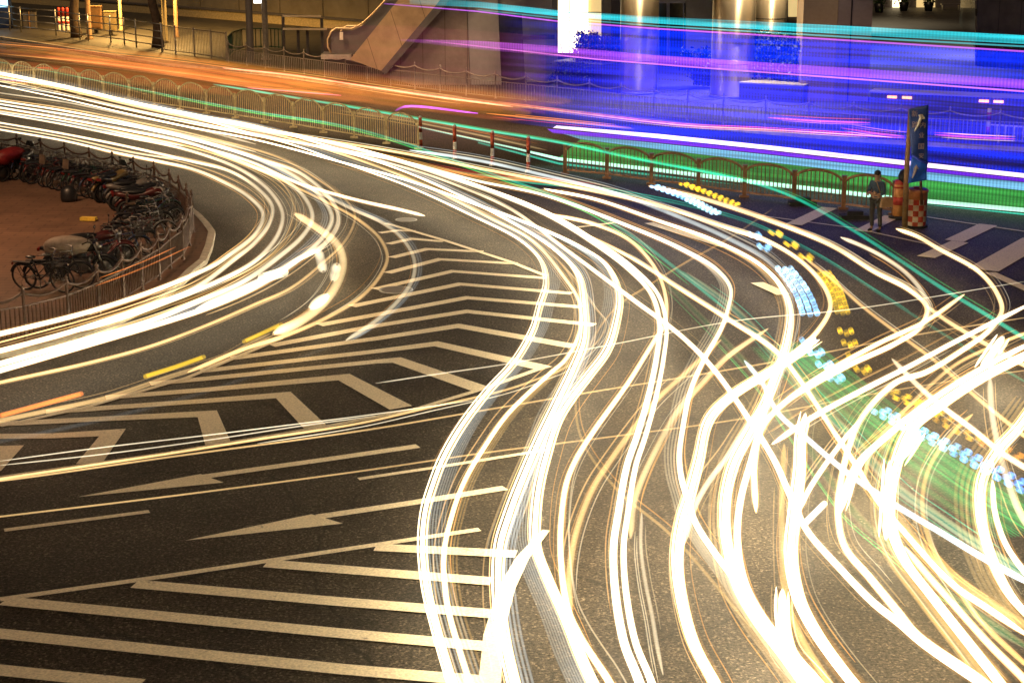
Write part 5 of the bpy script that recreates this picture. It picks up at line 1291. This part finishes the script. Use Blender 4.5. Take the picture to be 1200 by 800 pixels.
curtain("thin pale cyan line just below the bright cyan band",[(560,11),(650,20.5),(770,30),(1000,43),(1225,55)],[(560,12.5),(650,22),(770,31.5),(1000,45),(1225,57)],(.1,.7,.8),.55,.3,0,(-6,2),.1)
curtain("thin violet line bounding the blue curtain at the top",[(450,4),(560,13),(650,24),(770,33),(1000,47),(1225,61)],[(450,5.2),(560,14.4),(650,25.6),(770,34.8),(1000,49),(1225,63)],(.65,.12,1),1.1,.2,0,(-9,0),.3)
curtain("large deep blue curtain of light across the upper right",[(570,15),(650,25.6),(770,35),(1000,49),(1225,63)],[(570,140),(650,150),(770,163.5),(1000,185),(1225,207.5)],(.003,.028,1.0),.76,.85,.26,(-2.5,5.5),.0)
curtain("pink violet band of light through the middle of the blue curtain",[(470,46),(560,48),(650,54),(770,65),(1000,80),(1225,95)],[(470,48),(560,58),(650,66),(770,75),(1000,90),(1225,106)],(.75,.12,.95),.42,.6,.25,(-8,1),.10,-.03)
curtain("thin pink line under the pink violet band",[(500,47),(600,58),(700,69),(800,77),(1000,91.5),(1225,108)],[(500,48.2),(600,59.2),(700,70.4),(800,78.6),(1000,93.4),(1225,110)],(1,.25,.8),.9,.2,0,(-7,0),.3,-.03)
curtain("dull rose glow left of the blue curtain in front of the stair core",[(380,30),(470,30),(560,36),(640,42)],[(380,112),(470,118),(560,126),(640,134)],(.55,.09,.16),.07,.6,.1,(-14,-5),.0,-.04)
curtain("broad violet haze of light under the pink band",[(590,60),(700,72),(800,80),(1000,95),(1225,112)],[(590,135),(700,142),(800,150),(1000,165),(1225,182)],(.35,.05,.55),.05,.7,.2,(-3,4),.0,-.05)
curtain("white violet line bounding the blue curtain at the bottom",[(652,147.2),(770,157),(900,170.5),(1050,187),(1225,206)],[(648,150),(770,162),(900,175.5),(1050,192.5),(1225,211)],(.95,.70,1),2.0,.2,0,(-6,-1),.5)
curtain("dark violet stripe under the white violet line",[(641,151),(770,163),(900,176.5),(1050,193.5),(1225,212)],[(648,156),(770,167),(900,180.5),(1050,197.5),(1225,216)],(.18,.02,.9),.9,.4,.1,(-6,-1),.5)
curtain("pale blue band of light under the dark violet stripe",[(660,157),(770,168),(900,181.5),(1050,198),(1225,216.5)],[(680,163),(770,175),(900,190),(1050,207),(1225,226)],(.22,.62,.95),.75,.6,.2,(-4,2),.2)
curtain("green curtain of light behind the brown arched fence",[(680,163.5),(770,175.5),(900,190.5),(1050,207.5),(1225,226.5)],[(655,185),(770,198),(900,214),(1050,230),(1225,246)],(.05,.42,.07),.62,.8,.30,(-4,3),.35)
curtain("white green line at the foot of the green curtain",[(490,148),(600,172),(655,184.5),(770,197),(900,213),(1050,230),(1225,246)],[(490,149.5),(600,174),(655,188),(770,201.5),(900,218),(1050,235),(1225,251)],(.55,1,.75),1.3,.4,.1,(-9,1),.15)
curtain("teal line below the white green line",[(560,166),(655,190.5),(770,204.5),(900,221),(1050,236.5),(1225,252.5)],[(560,168),(655,193),(770,207),(900,223.5),(1050,239),(1225,255)],(.05,.75,.5),.8,.4,.1,(-5,2),.3)
